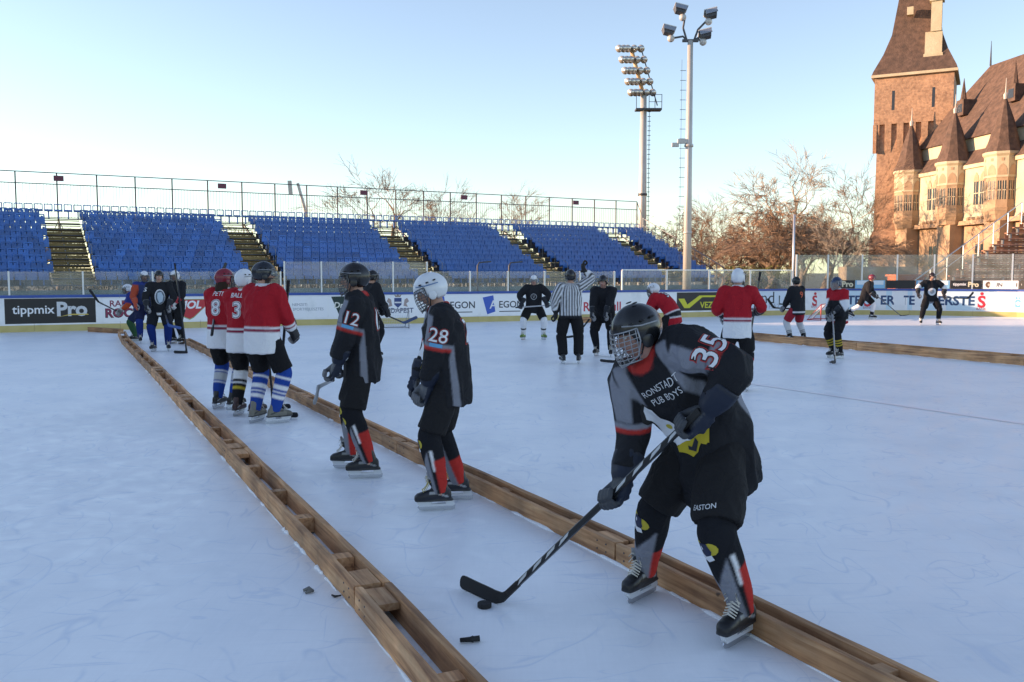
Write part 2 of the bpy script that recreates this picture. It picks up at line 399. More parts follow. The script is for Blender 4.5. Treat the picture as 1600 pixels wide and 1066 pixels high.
# red shield
A = ad(297, None, None, wid(262, 338), .74); ww = wid(268, 328)
sh = [(-ww * .5, .26), (ww * .5, .26), (ww * .46, .1), (ww * .1, -.30), (0, -.36), (-ww * .12, -.30), (-ww * .46, .1)]
on_board(*poly2d([(x * 1.06, y * 1.09) for x, y in sh]), 297, .66, .006, 'lettering', (.35, .42, .20), A); on_board(*poly2d(sh), 297, .66, .009, 'lettering', (.50, .03, .04), A)
on_board(*shift(fit('MOL', ww * .62, .04, .25), 0, .1), 297, .66, .012, 'lettering', WHT, A)
# national sport
A = ad(482, None, None, wid(452, 512), .74)
on_board(*shift(fit('NEMZETI', wid(458, 481)), -.28, .08), 482, .63, .006, 'lettering', (.28, .31, .36), A); on_board(*shift(fit('SPORTFEJLESZTÉS', wid(458, 506)), 0, -.08), 482, .63, .006, 'lettering', (.28, .31, .36), A)
A = ad(540, None, None, wid(516, 566), .74)
on_board(*poly2d([(-.48, .33), (.55, .36), (.42, -.22), (-.2, -.34)]), 540, .64, .006, 'lettering', (.012, .035, .03), A); on_board(*shift(fit('Dreher', .85, .02, .15), .04, .04), 540, .64, .009, 'lettering', (.75, .74, .66), A)
A = ad(622, None, None, wid(590, 656), .76)
on_board(*shift(fit('BUDAPEST', wid(598, 647), .02), 0, -.16), 622, .63, .006, 'lettering', (.10, .12, .20), A)
on_board(*poly2d([(-.13, .28), (.13, .28), (.13, .05), (0, -.07), (-.13, .05)]), 622, .63, .006, 'lettering', (.03, .06, .2), A); on_board(*rect(.24, .05, 0, .12), 622, .63, .009, 'lettering', (.7, .7, .72), A)
for sx in (-1, 1):
    on_board(*poly2d([(sx * x, y) for x, y in ((.2, .0), (.36, -.04), (.30, .08), (.40, .16), (.33, .28), (.24, .22), (.22, .1))]), 622, .63, .006, 'lettering', (.38, .30, .28), A)
on_board(*poly2d([(-.09, .31), (.09, .31), (.13, .40), (.05, .36), (0, .42), (-.05, .36), (-.13, .40)]), 622, .63, .006, 'lettering', (.3, .24, .2), A)
for px, full in ((712, 0), (788, 1)):
    A = ad(px, None, None, wid(px - 36, px + 36), .78)
    on_board(*poly2d([(-.86, .26), (-.44, .34), (-.36, -.26), (-.68, -.36)]), px, .63, .006, 'lettering', (.035, .10, .48), A)
    on_board(*shift(fit('A', .3, .01), -.44, .0), px, .63, .010, 'lettering', WHT, A)
    on_board(*shift(fit('EGON', .95, .012, 0, .34), .27, .0), px, .63, .008, 'lettering', (.025, .03, .05), A); on_board(*rect(.85, .03, .22, -.26), px, .63, .008, 'lettering', (.025, .03, .05), A)
A = ad(868, None, None, wid(845, 892), .74); on_board(*fit('SPORT', .9, .03), 872, .63, .006, 'lettering', (.02, .22, .26), A)
A = ad(935, None, None, wid(902, 978), .78)
on_board(*shift(fit('Red Bull', wid(912, 970), .015), 0, -.14), 941, .63, .006, 'lettering', (.50, .03, .06), A)
on_board(*poly2d(circ(0, .2, .16)), 941, .63, .005, 'lettering', (.70, .50, .08), A)
for sx in (-1, 1):
    on_board(*poly2d([(sx * x, y) for x, y in ((.04, .12), (.12, .06), (.2, .08), (.3, .02), (.34, .1), (.5, .12), (.42, .22), (.3, .3), (.2, .27), (.1, .25))]), 941, .63, .008, 'lettering', (.50, .05, .04), A)
w = wid(1058, 1172); A = ad(1115, 'black advert panel with yellow lettering', BLK, w, .74)
on_board(*poly2d([(-w * .48, .12), (-w * .40, .12), (-w * .36, -.12), (-w * .2, .24), (w * .3, .24), (w * .3, .17), (-w * .16, .17), (-w * .33, -.26), (-w * .40, -.26)]), 1115, .63, .008, 'lettering', (.62, .60, .03), A)
on_board(*shift(fit('VEZLŐ TRANS', w * .62, .02), w * .12, -.1), 1115, .63, .008, 'lettering', (.62, .60, .03), A)
A = ad(1212, None, (.62, .72, .82), wid(1174, 1256), .78)
on_board(*shift(fit('and', .95, .0), -.35, .12), 1205, .63, .008, 'lettering', (.04, .05, .07), A); on_board(*shift(fit('HÁZ', .55), .15, -.22), 1205, .63, .008, 'lettering', (.35, .40, .48), A)
on_board(*poly2d([(.35, .2), (.41, .2), (.40, -.12), (.8, -.16), (.86, -.1), (.92, -.18), (.8, -.23), (.36, -.18)]), 1205, .63, .008, 'lettering', (.03, .06, .06), A)
def s_logo(px, A, k=1.0):
    on_board(*shift(fit('S', .30 * k, .03), 0, -.03), px, .63, .008, 'lettering', (.55, .03, .05), A); on_board(*poly2d(circ(0, .30 * k, .065 * k)), px, .63, .008, 'lettering', (.55, .03, .05), A)
    on_board(*shift(fit('BANK', .36 * k), 0, -.32 * k), px, .63, .008, 'lettering', (.4, .12, .16), A)
A = ad(1420, 'pale blue bank advert running along the far boards', (.58, .74, .84), wid(1258, 1540), .80)
s_logo(1273, A, .9)
for p0, p1 in ((1294, 1344), (1375, 1429), (1465, 1522)):
    on_board(*fit('ERSTE', wid(p0, p1), .03, 0, .44), (p0 + p1) / 2, .63, .008, 'lettering', (.02, .06, .16), A)
for px in (1355, 1436, 1533): s_logo(px, A)
A = ad(1590, None, None, wid(1542, 1700), .78); on_board(*fit('alföldi', wid(1558, 1622), .03), 1590, .62, .008, 'lettering', (.16, .42, .66), A)
# low banners standing on the rail at the far end
def banner(p0, p1, bg, label):
    w = wid(p0, p1); o = MB(); strip(o, s_at(p0), s_at(p1), -.012, 0, 1.13, 1.47); o = o.build('advert_banner', plain(bg, .5), None)
    o.location = boards.location; tag(o, label, 'banner', 'adverts above the far rail'); return o, w
for p0, p1, q in ((1312, 1333, 'leftmost, half behind the player in red and black'), (1383, 1428, 'left of the player with the round crest'), (1484, 1532, 'next to the white banner')):
    if p0 == 1312: p1 = 1334
    o, w = banner(p0, p1, BLK, 'small black betting banner above the far rail, ' + q); o.parent = boards; o.location = (0, 0, 0)
    c = (p0 + p1) / 2
    if p0 != 1312: on_board(*shift(fit('tippmix', w * .44, .02), -w * .22, 0), c, 1.30, .006, 'lettering', WHT, o)
    on_board(*shift(fit('Pro', w * (.35 if p0 != 1312 else .8), .04), w * (.23 if p0 != 1312 else 0), .01), c, 1.30, .006, 'lettering', (.66, .60, .42), o)
    for q_ in ('category', 'group', 'label'): del o[q_]
for p0, p1 in ((1335, 1381), (1430, 1482)):
    o, w = banner(p0, p1, (.25, .52, .74), ''); o.parent = boards; o.location = (0, 0, 0); on_board(*rect(w * .9, .17, 0, .07), (p0 + p1) / 2, 1.30, .006, 'lettering', (.72, .78, .82), o)
    for q_ in ('category', 'group'): del o[q_]
o, w = banner(1534, 1589, WHT, ''); o.parent = boards; o.location = (0, 0, 0); on_board(*shift(fit('UNICUM', w * .66, .02), w * .13, 0), 1562, 1.30, .006, 'lettering', (.06, .05, .05), o); on_board(*poly2d(circ(-w * .34, 0, .13)), 1562, 1.30, .006, 'lettering', (.16, .09, .05), o); on_board(*poly2d(circ(-w * .34, 0, .05)), 1562, 1.30, .009, 'lettering', (.6, .5, .4), o)
for q_ in ('category', 'group'): del o[q_]
o, w = banner(1591, 1640, BLK, ''); o.parent = boards; o.location = (0, 0, 0); on_board(*shift(fit('tippmix', w * .44, .02), -w * .22, 0), 1615, 1.30, .006, 'lettering', WHT, o)
for q_ in ('category', 'group'): del o[q_]

# ---- grandstand of blue seats
ST = empty('grandstand', (-24, 42, 0), R(30), 'long open scaffold grandstand filled with blue bucket seats', 'grandstand')
m_seat = noisy('seat_blue', (.02, .11, .38), (.035, .16, .50), 1.5, .35, rnd=.25)
m_steel = noisy('galvanised_steel', (.20, .21, .22), (.32, .33, .34), 3, .5, metal=.6)
m_dark = noisy('dark_steel', (.05, .055, .06), (.09, .09, .10), 3, .55)
m_step = noisy('step_boards', (.19, .14, .05), (.27, .20, .085), 2.5, .8, stretch=(1, 8, 8), rnd=.25)
ROWS, RISE, RUN, U0, U1, PITCH = 12, .32, .75, -9.0, 43.0, .48
aisles = [3.1, 12.25, 21.6, 30.4, 39.6]; AW = .98
def zr(r): return 1.22 + RISE * r
def vr(r): return -1.5 + RUN * r
sm = MB()                                    # one bucket seat: pan, front lip, arched back with an opening
sm.box(-.21, .21, -.22, .16, .38, .42); sm.box(-.21, .21, -.24, -.20, .24, .42); sm.box(-.225, .225, .14, .19, .40, .60)
sm.box(-.21, -.15, .16, .20, .58, .76); sm.box(.15, .21, .16, .20, .58, .76); sm.box(-.19, .19, .165, .205, .74, .80); sm.box(-.14, -.02, .165, .19, .58, .70); sm.box(.02, .14, .165, .19, .58, .70)
sm.box(-.03, .03, -.05, .1, .0, .38)
seat_me = sm.mesh('seat'); seat_me.materials.append(m_seat)
tm = MB(); tm.box(-.20, .20, -.22, .16, .38, .42); tm.box(-.21, .21, .14, .19, .40, .50); tm.box(-.21, -.165, .16, .20, .50, .78); tm.box(.165, .21, .16, .20, .50, .78); tm.box(-.19, .19, .165, .205, .75, .80); tm.box(-.03, .03, -.05, .1, .0, .38)
top_me = tm.mesh('seat'); top_me.materials.append(m_seat)
spots = []
for r in range(ROWS):
    n = int((U1 - U0) / PITCH)
    for i in range(n):
        u = U0 + PITCH * (i + .5 + .5 * (r % 2))
        if r < ROWS - 1 and any(abs(u - a) < AW for a in aisles): continue
        spots.append((r, u))
def size_key(q):
    r, u = q; x, y = -24 + .866 * u - .5 * vr(r), 42 + .5 * u + .866 * vr(r)
    px = 800 + FPX * x / y
    return -1.0 / y if 0 < px < 1600 and r >= 1 else 1.0
spots.sort(key=size_key)
rest = MB()
for k, (r, u) in enumerate(spots):
    me = top_me if r == ROWS - 1 else seat_me
    if k < 300:
        o = link('seat', me, ST); o.location = (u, vr(r), zr(r))
    else:
        tb = tm if me is top_me else sm
        rest.add([(x + u, y + vr(r), z + zr(r)) for x, y, z in tb.v], tb.f)
tag(rest.build('seat_rows', m_seat, ST, fix=False), kind='stuff')
for r in range(ROWS):
    MB().box(U0, U1, vr(r) - .22, vr(r) + .12, zr(r) - .05, zr(r) - .005).build('floor_plank', m_dark, ST)
    if r < ROWS - 3:
        ed = [U0] + [q for a in aisles for q in (a - AW, a + AW)] + [U1]
        for i in range(0, len(ed), 2): MB().box(ed[i], ed[i + 1], vr(r) + .50, vr(r) + .53, zr(r) - .02, zr(r) + .26).build('riser', m_dark, ST)
    for a in aisles:
        if r == ROWS - 1: continue
        if r < 9:
            MB().box(a - AW + .09, a + AW - .09, vr(r) + .422, vr(r) + .44, zr(r) + .03, zr(r) + .16).build('step_riser', m_step, ST)
            MB().box(a - AW + .09, a + AW - .09, vr(r) + .722, vr(r) + .74, zr(r) + .19, zr(r) + .33).build('step_riser', m_step, ST)
        MB().box(a - AW + .08, a + AW - .08, vr(r) + .20, vr(r) + .42, zr(r) + .02, zr(r) + .06).build('step', m_step, ST)
        MB().box(a - AW + .08, a + AW - .08, vr(r) + .50, vr(r) + .72, zr(r) + RISE * .5 + .02, zr(r) + RISE * .5 + .06).build('step', m_step, ST)
fr = MB()
u = U0
while u <= U1 + .01:
    for r in (0, 3, 6, 9, 11): fr.box(u - .03, u + .03, vr(r) + .14, vr(r) + .20, 0, zr(r) - .05)
    fr.add([(u - .03, vr(0), zr(0) - .18), (u + .03, vr(0), zr(0) - .18), (u + .03, vr(11), zr(11) - .18), (u - .03, vr(11), zr(11) - .18), (u - .03, vr(0), zr(0) - .06), (u + .03, vr(0), zr(0) - .06), (u + .03, vr(11), zr(11) - .06), (u - .03, vr(11), zr(11) - .06)],
           [(0, 1, 2, 3), (4, 7, 6, 5), (0, 4, 5, 1), (2, 6, 7, 3), (1, 5, 6, 2), (0, 3, 7, 4)])
    u += 2.0
u = U0
while u < U1 - 1:
    for r, z0 in ((0, .1), (6, .2), (11, .3)):
        fr.tube([(u, vr(r) + .17, z0), (u + 2, vr(r) + .17, zr(r) - .1)], .022, 5); fr.tube([(u + 2, vr(r) + .17, z0), (u, vr(r) + .17, zr(r) - .1)], .022, 5)
    fr.tube([(u, vr(11) + .17, 2.4), (u + 2, vr(11) + .17, 2.4)], .022, 5)
    u += 2.0
fr.build('scaffold_frame', m_steel, ST)
MB().box(U0, U1, vr(0) - .45, vr(0) - .42, .15, .98).build('front_sheeting', noisy('sheeting', (.16, .19, .17), (.24, .27, .25), 1.5, .7), ST)
zt, zm, zb = 7.22, 6.6, zr(11) + .1; vb = vr(11) + .45
u = U0
while u <= U1 + .01:
    MB().box(u - .035, u + .035, vb - .035, vb + .035, zb - .3, zt).build('railing_post', m_dark, ST)
    if u < U1 - 1:
        mb = MB()
        for k in range(1, 12): mb.box(u + k * 2 / 12 - .008, u + k * 2 / 12 + .008, vb - .008, vb + .008, zb, zm)
        mb.box(u + .036, u + 1.964, vb - .02, vb + .02, zb - .04, zb); mb.build('railing_bars', m_dark, ST)
    u += 2.0
MB().box(U0, U1, vb - .03, vb + .03, zt + .002, zt + .05).build('top_rail', m_dark, ST); MB().box(U0, U1, vb - .062, vb - .037, zm, zm + .05).build('mid_rail', m_dark, ST)
for px in (99, 351, 570, 725, 898):
    t = (px - 800) / FPX; u = (t * (42 + .866 * vb) + 24 + .5 * vb) / (.866 - .5 * t)
    o = MB().box(u - .25, u + .25, vb - .10, vb - .07, zt - .42, zt - .12).build('row_sign', plain((.16, .035, .07), .5), ST); o['label'] = 'small maroon sign plate on the railing'
# sloping rail down the right-hand end
for ue, in ((U1 + .5,),):
    pts = [(ue, vr(r) + .3, zr(r) + 1.25) for r in range(-1, 12)]
    MB().tube([pts[0], pts[-1]], .03, 6).build('end_rail', m_steel, ST); MB().tube([(x, y, z - .55) for x, y, z in (pts[0], pts[-1])], .022, 6).build('end_rail', m_steel, ST)
    MB().tube([pts[-1], (U1, vb, zt)], .03, 6).build('end_rail', m_steel, ST)
    for r in range(-1, 12, 1): MB().tube([(ue, vr(r) + .3, 0 if r % 3 == 0 else zr(r) - .1), (ue, vr(r) + .3, zr(r) + 1.25)], .025, 5).build('end_post', m_steel, ST)
o = MB().box(U1 + .3, U1 + .36, 3.0, 3.9, zr(6) - .4, zr(6) + .5).build('end_panel', plain((.72, .72, .70), .5), ST); o['label'] = 'small white panel fixed to the end rail'
for a in aisles:                           # stair hand posts
    for r in range(1, 11, 2):
        MB().tube([(a + AW - .02, vr(r), zr(r)), (a + AW - .02, vr(r), zr(r) + .85), (a + AW - .02, vr(r) + .5, zr(r) + 1.05)], .016, 5).build('hand_post', m_steel, ST)

# ---- light masts
m_pole = noisy('mast_paint', (.50, .48, .44), (.58, .56, .52), 1.5, .45, metal=.2)
def mast1():
    Y = 40.0; b0 = W(1073, 450, Y); o = empty('floodlight_mast', (b0.x, Y, 0), 0, 'slim pale mast with four square floodlights on bent arms', 'light mast')
    H = W(1073, 64, Y).z
    MB().tube([(0, 0, 0), (0, 0, H * .45), (0, 0, H)], [.20, .165, .12], 14).build('pole', m_pole, o, True)
    for z in (H * .62, H * .30): MB().tube([(0, 0, z - .05), (0, 0, z + .05)], .20, 12).build('collar', m_pole, o, True)
    ld = MB(); ld.box(-.36, -.35, -.015, .0, 2.0, H - .8)
    z = 2.2
    while z < H - .9: ld.box(-.42, -.17, -.012, .003, z, z + .02); z += .42
    ld.build('ladder', m_dark, o)
    cm = MB(); cm.box(-.5, .1, -.12, .1, H * .62 + .1, H * .62 + .28); cm.box(-.75, -.45, -.1, .06, H * .62 - .05, H * .62 + .12); cm.build('camera_box', m_pole, o)
    MB().box(-.35, .35, -.06, .06, H - .05, H + .06).build('crosshead', m_dark, o)
    for hx, hz, sx, fl in ((-.85, .1, -1, .0), (-.35, 1.0, -1, .9), (.78, .82, 1, .8), (.55, -.05, 1, .1)):
        x0 = -.25 if sx < 0 else .25
        MB().tube([(x0 * .6, 0, H), (x0 * 1.3, 0, H + .15 + hz * .4), (hx - sx * .1, 0, H + hz + .02)], .045, 6).build('arm', m_dark, o)
        h = MB(); M = Matrix.Translation((hx + sx * .12, -.05, H + hz + .28)) @ Matrix.Rotation(R(-14 * sx), 4, 'Y') @ Matrix.Rotation(R(-28), 4, 'X') @ Matrix.Scale(.85, 4)
        h.add([M @ Vector(q) for q in ((-.22, -.1, -.16), (.22, -.1, -.16), (.22, .16, -.16), (-.22, .16, -.16), (-.33, -.22, .2), (.33, -.22, .2), (.33, .26, .2), (-.33, .26, .2))], [(0, 3, 2, 1), (4, 5, 6, 7), (0, 1, 5, 4), (1, 2, 6, 5), (2, 3, 7, 6), (3, 0, 4, 7)])
        hd = h.build('floodlight', m_dark, o)
        MB().box(-.30, .30, -.235, -.20, -.05, .19, M).build('lens', plain((.25, .28, .34), .15), hd)
        MB().box(-.34, .34, -.23, .27, .203, .25, M).build('visor', plain((.70, .68, .64), .4), hd)
        MB().ell((hx, 0, H + hz), (.16, .16, .16)).build('gear_box', m_pole, hd, True)
mast1()
def mast2():
    Y = 78.0; b0 = W(1003, 400, Y); o = empty('stadium_mast', (b0.x, Y, 0), 0, 'tall stadium mast behind the stand with a leaning bank of round lamps', 'light mast')
    Hp = W(1003, 150, Y).z; Ht = W(985, 74, Y).z
    MB().tube([(0, 0, 0), (0, 0, 8), (0, 0, Hp)], [.42, .34, .26], 14).build('pole', m_pole, o, True)
    MB().tube([(0, 0, 8.4), (0, 0, 8.6)], .40, 12).build('collar', m_dark, o, True)
    ld = MB(); ld.box(.48, .52, -.02, .02, 1, Hp - 1); z = 1.5
    while z < Hp - 1: ld.box(.36, .62, -.02, .02, z, z + .05); z += .4
    ld.build('ladder', m_dark, o)
    pf = MB(); pf.box(-.7, 1.5, -.5, .5, Hp - 1.25, Hp - 1.1); 
    for x in (-.68, .4, .9, 1.48): pf.box(x - .025, x + .025, -.5, -.45, Hp - 1.1, Hp + .05)
    for z in (Hp - .6, Hp): pf.box(.38, 1.5, -.5, -.46, z, z + .04)
    pf.build('platform', m_dark, o)
    tl = -1.15                                  # the head leans back to the left
    def hp(k, x): return Vector((x + tl * k, 0, Hp + (Ht - Hp) * k))
    MB().tube([hp(0, 0), hp(1, 0)], .17, 8).build('head_spine', plain((.55, .36, .18), .5), o, True)
    MB().tube([hp(-.2, .95), hp(1.05, .85)], .05, 6).build('head_stay', m_dark, o)
    m_lamp = mat('lamp_reflector', (.75, .72, .66), .25, .7)
    for i in range(5):
        k = .04 + i * .225
        MB().tube([hp(k, -1.05), hp(k, .85)], .05, 6).build('cross_arm', plain((.55, .36, .18), .5), o, True)
        for x in (-1.0, -.62, -.28, .28, .85):
            c = hp(k, x) + Vector((0, -.15, .12)); ax = Vector((-.45, -.85, -.35)).normalized()
            MB().tube([c - ax * .12, c, c + ax * .2], [.10, .24, .33], 12).build('lamp', m_lamp, o, True)
mast2()

# ---- added unseen block left of the rink, sized to keep low sun off the ice
SB = empty('sun_blocker', (-78, 2, 0), 0, 'long unseen block added left of the rink to shade the ice', 'sun blocker')
m_blocker = noisy('sun_blocker_wall', (.42, .36, .26), (.50, .43, .32), .6, .8)
MB().box(-8, 8, -50, 33.5, 0, 18).build('wall', m_blocker, SB)
MB().prism([(-9, 18.002), (9, 18.002), (5, 24), (-5, 24)], -51, 33.5).build('roof', noisy('slate', (.08, .07, .065), (.12, .10, .09), 2, .8), SB)

# ---- castle: tower, hall with oriel turrets
m_brick = mat('castle_masonry', (.3, .2, .13), .9)
def brick_nodes(m, c1, c2, mo, scale):
    n, l, b = nodes(m); tc = n.new('ShaderNodeTexCoord'); br = n.new('ShaderNodeTexBrick'); br.inputs['Scale'].default_value = scale
    br.inputs['Color1'].default_value = (*c1, 1); br.inputs['Color2'].default_value = (*c2, 1); br.inputs['Mortar'].default_value = (*mo, 1); br.inputs['Mortar Size'].default_value = .018; br.inputs['Bias'].default_value = -.2
    mp = n.new('ShaderNodeMapping'); mp.inputs['Rotation'].default_value = (R(90), 0, 0); l.new(tc.outputs['Object'], mp.inputs[0]); l.new(mp.outputs[0], br.inputs['Vector'])
    t = n.new('ShaderNodeTexNoise'); t.inputs['Scale'].default_value = .9; t.inputs['Detail'].default_value = 8; l.new(tc.outputs['Object'], t.inputs['Vector'])
    t2 = n.new('ShaderNodeTexNoise'); t2.inputs['Scale'].default_value = 3.4; t2.inputs['Detail'].default_value = 3; l.new(tc.outputs['Object'], t2.inputs['Vector'])
    r = ramp(n, [(.3, (.8, .78, .76)), (.7, (1.1, 1.06, 1.0))]); l.new(t.outputs[0], r.inputs[0]); r2 = ramp(n, [(.36, (.35, .32, .3)), (.52, (1, 1, 1))]); l.new(t2.outputs[0], r2.inputs[0])
    m1 = n.new('ShaderNodeMixRGB'); m1.blend_type = 'MULTIPLY'; m1.inputs[0].default_value = 1; l.new(br.outputs[0], m1.inputs[1]); l.new(r.outputs[0], m1.inputs[2])
    m2 = n.new('ShaderNodeMixRGB'); m2.blend_type = 'MULTIPLY'; m2.inputs[0].default_value = .3; l.new(m1.outputs[0], m2.inputs[1]); l.new(r2.outputs[0], m2.inputs[2]); l.new(m2.outputs[0], b.inputs['Base Color'])
    bp = n.new('ShaderNodeBump'); bp.inputs['Strength'].default_value = .6; bp.inputs['Distance'].default_value = .08; l.new(t2.outputs[0], bp.inputs['Height']); l.new(bp.outputs[0], b.inputs['Normal'])
brick_nodes(m_brick, (.50, .31, .20), (.37, .22, .145), (.44, .32, .23), 1.6)
m_cream = noisy('castle_render', (.50, .42, .28), (.62, .54, .38), .8, .85, bump=.4, bscale=4, bdist=.05)
m_sand = noisy('castle_stone', (.40, .27, .17), (.50, .36, .23), .7, .9, bump=.5, bscale=3, bdist=.06)
m_tile = noisy('roof_tiles', (.062, .042, .034), (.11, .068, .05), 2.2, .85, bump=.6, bscale=7, bdist=.06, c3=(.16, .10, .075))
m_pane = mat('dark_window', (.03, .035, .045), .2)
TW = empty('castle_tower', (43.2, 97.5, 0), R(-28), 'square brick castle tower with flared tile roof and pale chimney', 'castle tower')
hw = 3.75; zE = 22.4
def ring(h, z, ox=0, oy=0): return [(-h + ox, -h + oy, z), (h + ox, -h + oy, z), (h + ox, h + oy, z), (-h + ox, h + oy, z)]
tb = MB(); tb.loft([ring(hw * 1.06, 0), ring(hw * 1.02, 5.5), ring(hw * .93, 6.3), ring(hw * .91, 14.3)]); tb.build('shaft', m_brick, TW)
hd = MB().loft([ring(hw * 1.0, 17.3), ring(hw * 1.0, zE)]).build('gallery', m_brick, TW)
co = MB().loft([ring(hw * .91, 14.302), ring(hw * .915, 17.298)]).build('recess', m_brick, TW)
for sd in range(4):                        # corbels that carry the gallery, arches between
    M = Matrix.Rotation(R(90 * sd), 4, 'Z')
    for i in range(7):
        x = -hw + (2 * hw) * i / 6; w = .32
        MB().prism([(-hw * .915, 14.35), (-hw * 1.0 - .003, 16.6), (-hw * 1.0 - .003, 17.29), (-hw * .915, 17.29)], -w, w, M @ Matrix.Translation((x * .93, 0, 0)) @ Matrix.Rotation(R(90), 4, 'Z')).build('corbel', m_brick, TW)
    for x in (-1.9, 1.9):
        MB().box(x - .14, x + .14, -hw - .004, -hw + .05, 18.7, 20.7, M).build('arrow_slit', m_pane, TW)
rf = MB(); rr_ = [(hw * 1.08, zE + .002), (hw * 1.05, zE + .35), (hw * .82, zE + 2.2), (hw * .63, zE + 4.3), (hw * .52, zE + 7.2), (hw * .33, zE + 12.5), (hw * .10, zE + 19)]
rf.loft([ring(h, z) for h, z in rr_]); rf = rf.build('roof', m_tile, TW)
MB().loft([ring(hw * 1.09, zE - .28), ring(hw * 1.09, zE - .003)]).build('eaves', m_cream, TW)
MB().box(.9, 2.5, -3.3, -1.9, zE + 1.6, zE + 4.0).build('chimney_base', m_cream, rf); MB().box(.8, 2.6, -3.4, -1.8, zE + 1.3, zE + 1.8).build('chimney_base', m_cream, rf)
MB().box(1.4, 2.4, -3.45, -2.5, zE + 4.002, zE + 7.0).build('chimney', m_cream, rf); MB().box(1.22, 2.58, -3.6, -2.32, zE + 7.002, zE + 8.7).build('chimney_cap', m_cream, rf)
for x in (1.6, 2.2): MB().box(x - .12, x + .12, -3.605, -3.5, zE + 8.0, zE + 8.35).build('chimney_vent', m_pane, rf)
MB().loft([[(1.1, -3.75, zE + 8.702), (2.7, -3.75, zE + 8.702), (2.7, -2.2, zE + 8.702), (1.1, -2.2, zE + 8.702)], [(1.7, -3.1, zE + 9.6), (2.1, -3.1, zE + 9.6), (2.1, -2.8, zE + 9.6), (1.7, -2.8, zE + 9.6)]]).build('chimney_roof', m_tile, rf)
MB().box(-.9, -.3, -3.2, -2.4, zE + 6.0, zE + 6.8).build('dormer', m_cream, rf)
# hall: facade runs towards the camera, facing left
h0 = Vector((41.3, 95.0, 0)); h1 = Vector((45.2, 64.0, 0)); hdv = (h1 - h0).normalized(); HL = (h1 - h0).length
HA = empty('castle_hall', h0, math.atan2(hdv.y, hdv.x), 'cream and brick castle hall with steep tiled roof and round oriel turrets', 'castle')
# local x along the facade towards the camera, local +y away from the rink... facade outward is -y side after the turn
# outward normal of the facade = (-1,0) world -> local: rotate
nl = Matrix.Rotation(-math.atan2(hdv.y, hdv.x), 3, 'Z') @ Vector((-1, 0, 0)); OUT = -1 if nl.y < 0 else 1
def hb(x0, x1, o0, o1, z0, z1, name, m, par=None):   # box, o = distance out from the facade
    y0, y1 = sorted((OUT * o0, OUT * o1)); return MB().box(x0, x1, y0, y1, z0, z1).build(name, m, par or HA)
hb(0, HL, -11, 0, 0, 6.6, 'lower_wall', m_sand); hb(0, HL, -11, .25, 6.603, 11.4, 'upper_wall', m_cream)
hb(0, HL, .0, .6, 6.2, 6.6, 'string_course', m_sand); hb(-.2, HL, -11, .45, 11.403, 11.75, 'cornice', m_cream)
# tile skirt, cream parapet band, main roof
def hp_(poly, x0, x1, name, m, par=None):
    v = [(x0, OUT * o, z) for o, z in poly] + [(x1, OUT * o, z) for o, z in poly]; n = len(poly)
    return MB().add(v, [tuple(range(n)), tuple(range(2 * n - 1, n - 1, -1))] + [(i, i + n, (i + 1) % n + n, (i + 1) % n) for i in range(n)]).build(name, m, par or HA)
hp_([(.5, 11.753), (-.7, 13.2), (-6, 13.2), (-6, 11.753)], 0, HL, 'skirt_roof', m_tile)
hb(0.4, HL, -6, -.75, 13.203, 14.4, 'parapet', m_cream)
mr_ = MB(); e0, e1 = 3.0, HL
mr_.add([(e0 - 2.6, OUT * -.5, 14.403), (e1, OUT * -.5, 14.403), (e1, OUT * -12, 14.403), (e0 - 2.6, OUT * -12, 14.403), (e0 + 2.3, OUT * -5.4, 22.2), (e1, OUT * -5.4, 22.2)], [(0, 1, 5, 4), (2, 3, 4, 5), (3, 0, 4), (1, 2, 5), (0, 3, 2, 1)])
mr_ = mr_.build('roof', m_tile, HA)
MB().tube([(e0 + 2.3, OUT * -5.4, 22.2), (e0 + 2.3, OUT * -5.4, 24.6)], [.1, .02], 6).build('finial', m_dark, mr_)
for x in (6.2, 13.6, 21):                 # dormers
    z = 17.3; o = -.5 - (z - 14.4) * .54
    hb(x - .55, x + .55, o - 1.4, o + .35, z - .2, z + 1.3, 'dormer', m_tile, mr_); hb(x - .35, x + .35, o + .351, o + .37, z + .1, z + .9, 'dormer_opening', m_pane, mr_)
    MB().tube([(x, OUT * o, z + 1.3), (x, OUT * o, z + 3.4)], [.3, .02], 6).build('dormer_spike', m_tile, mr_)
def octo(cx, co_, r, z, n=10): return [(cx + r * math.cos(2 * math.pi * (k + .5) / n), OUT * co_ + r * math.sin(2 * math.pi * (k + .5) / n), z) for k in range(n)]
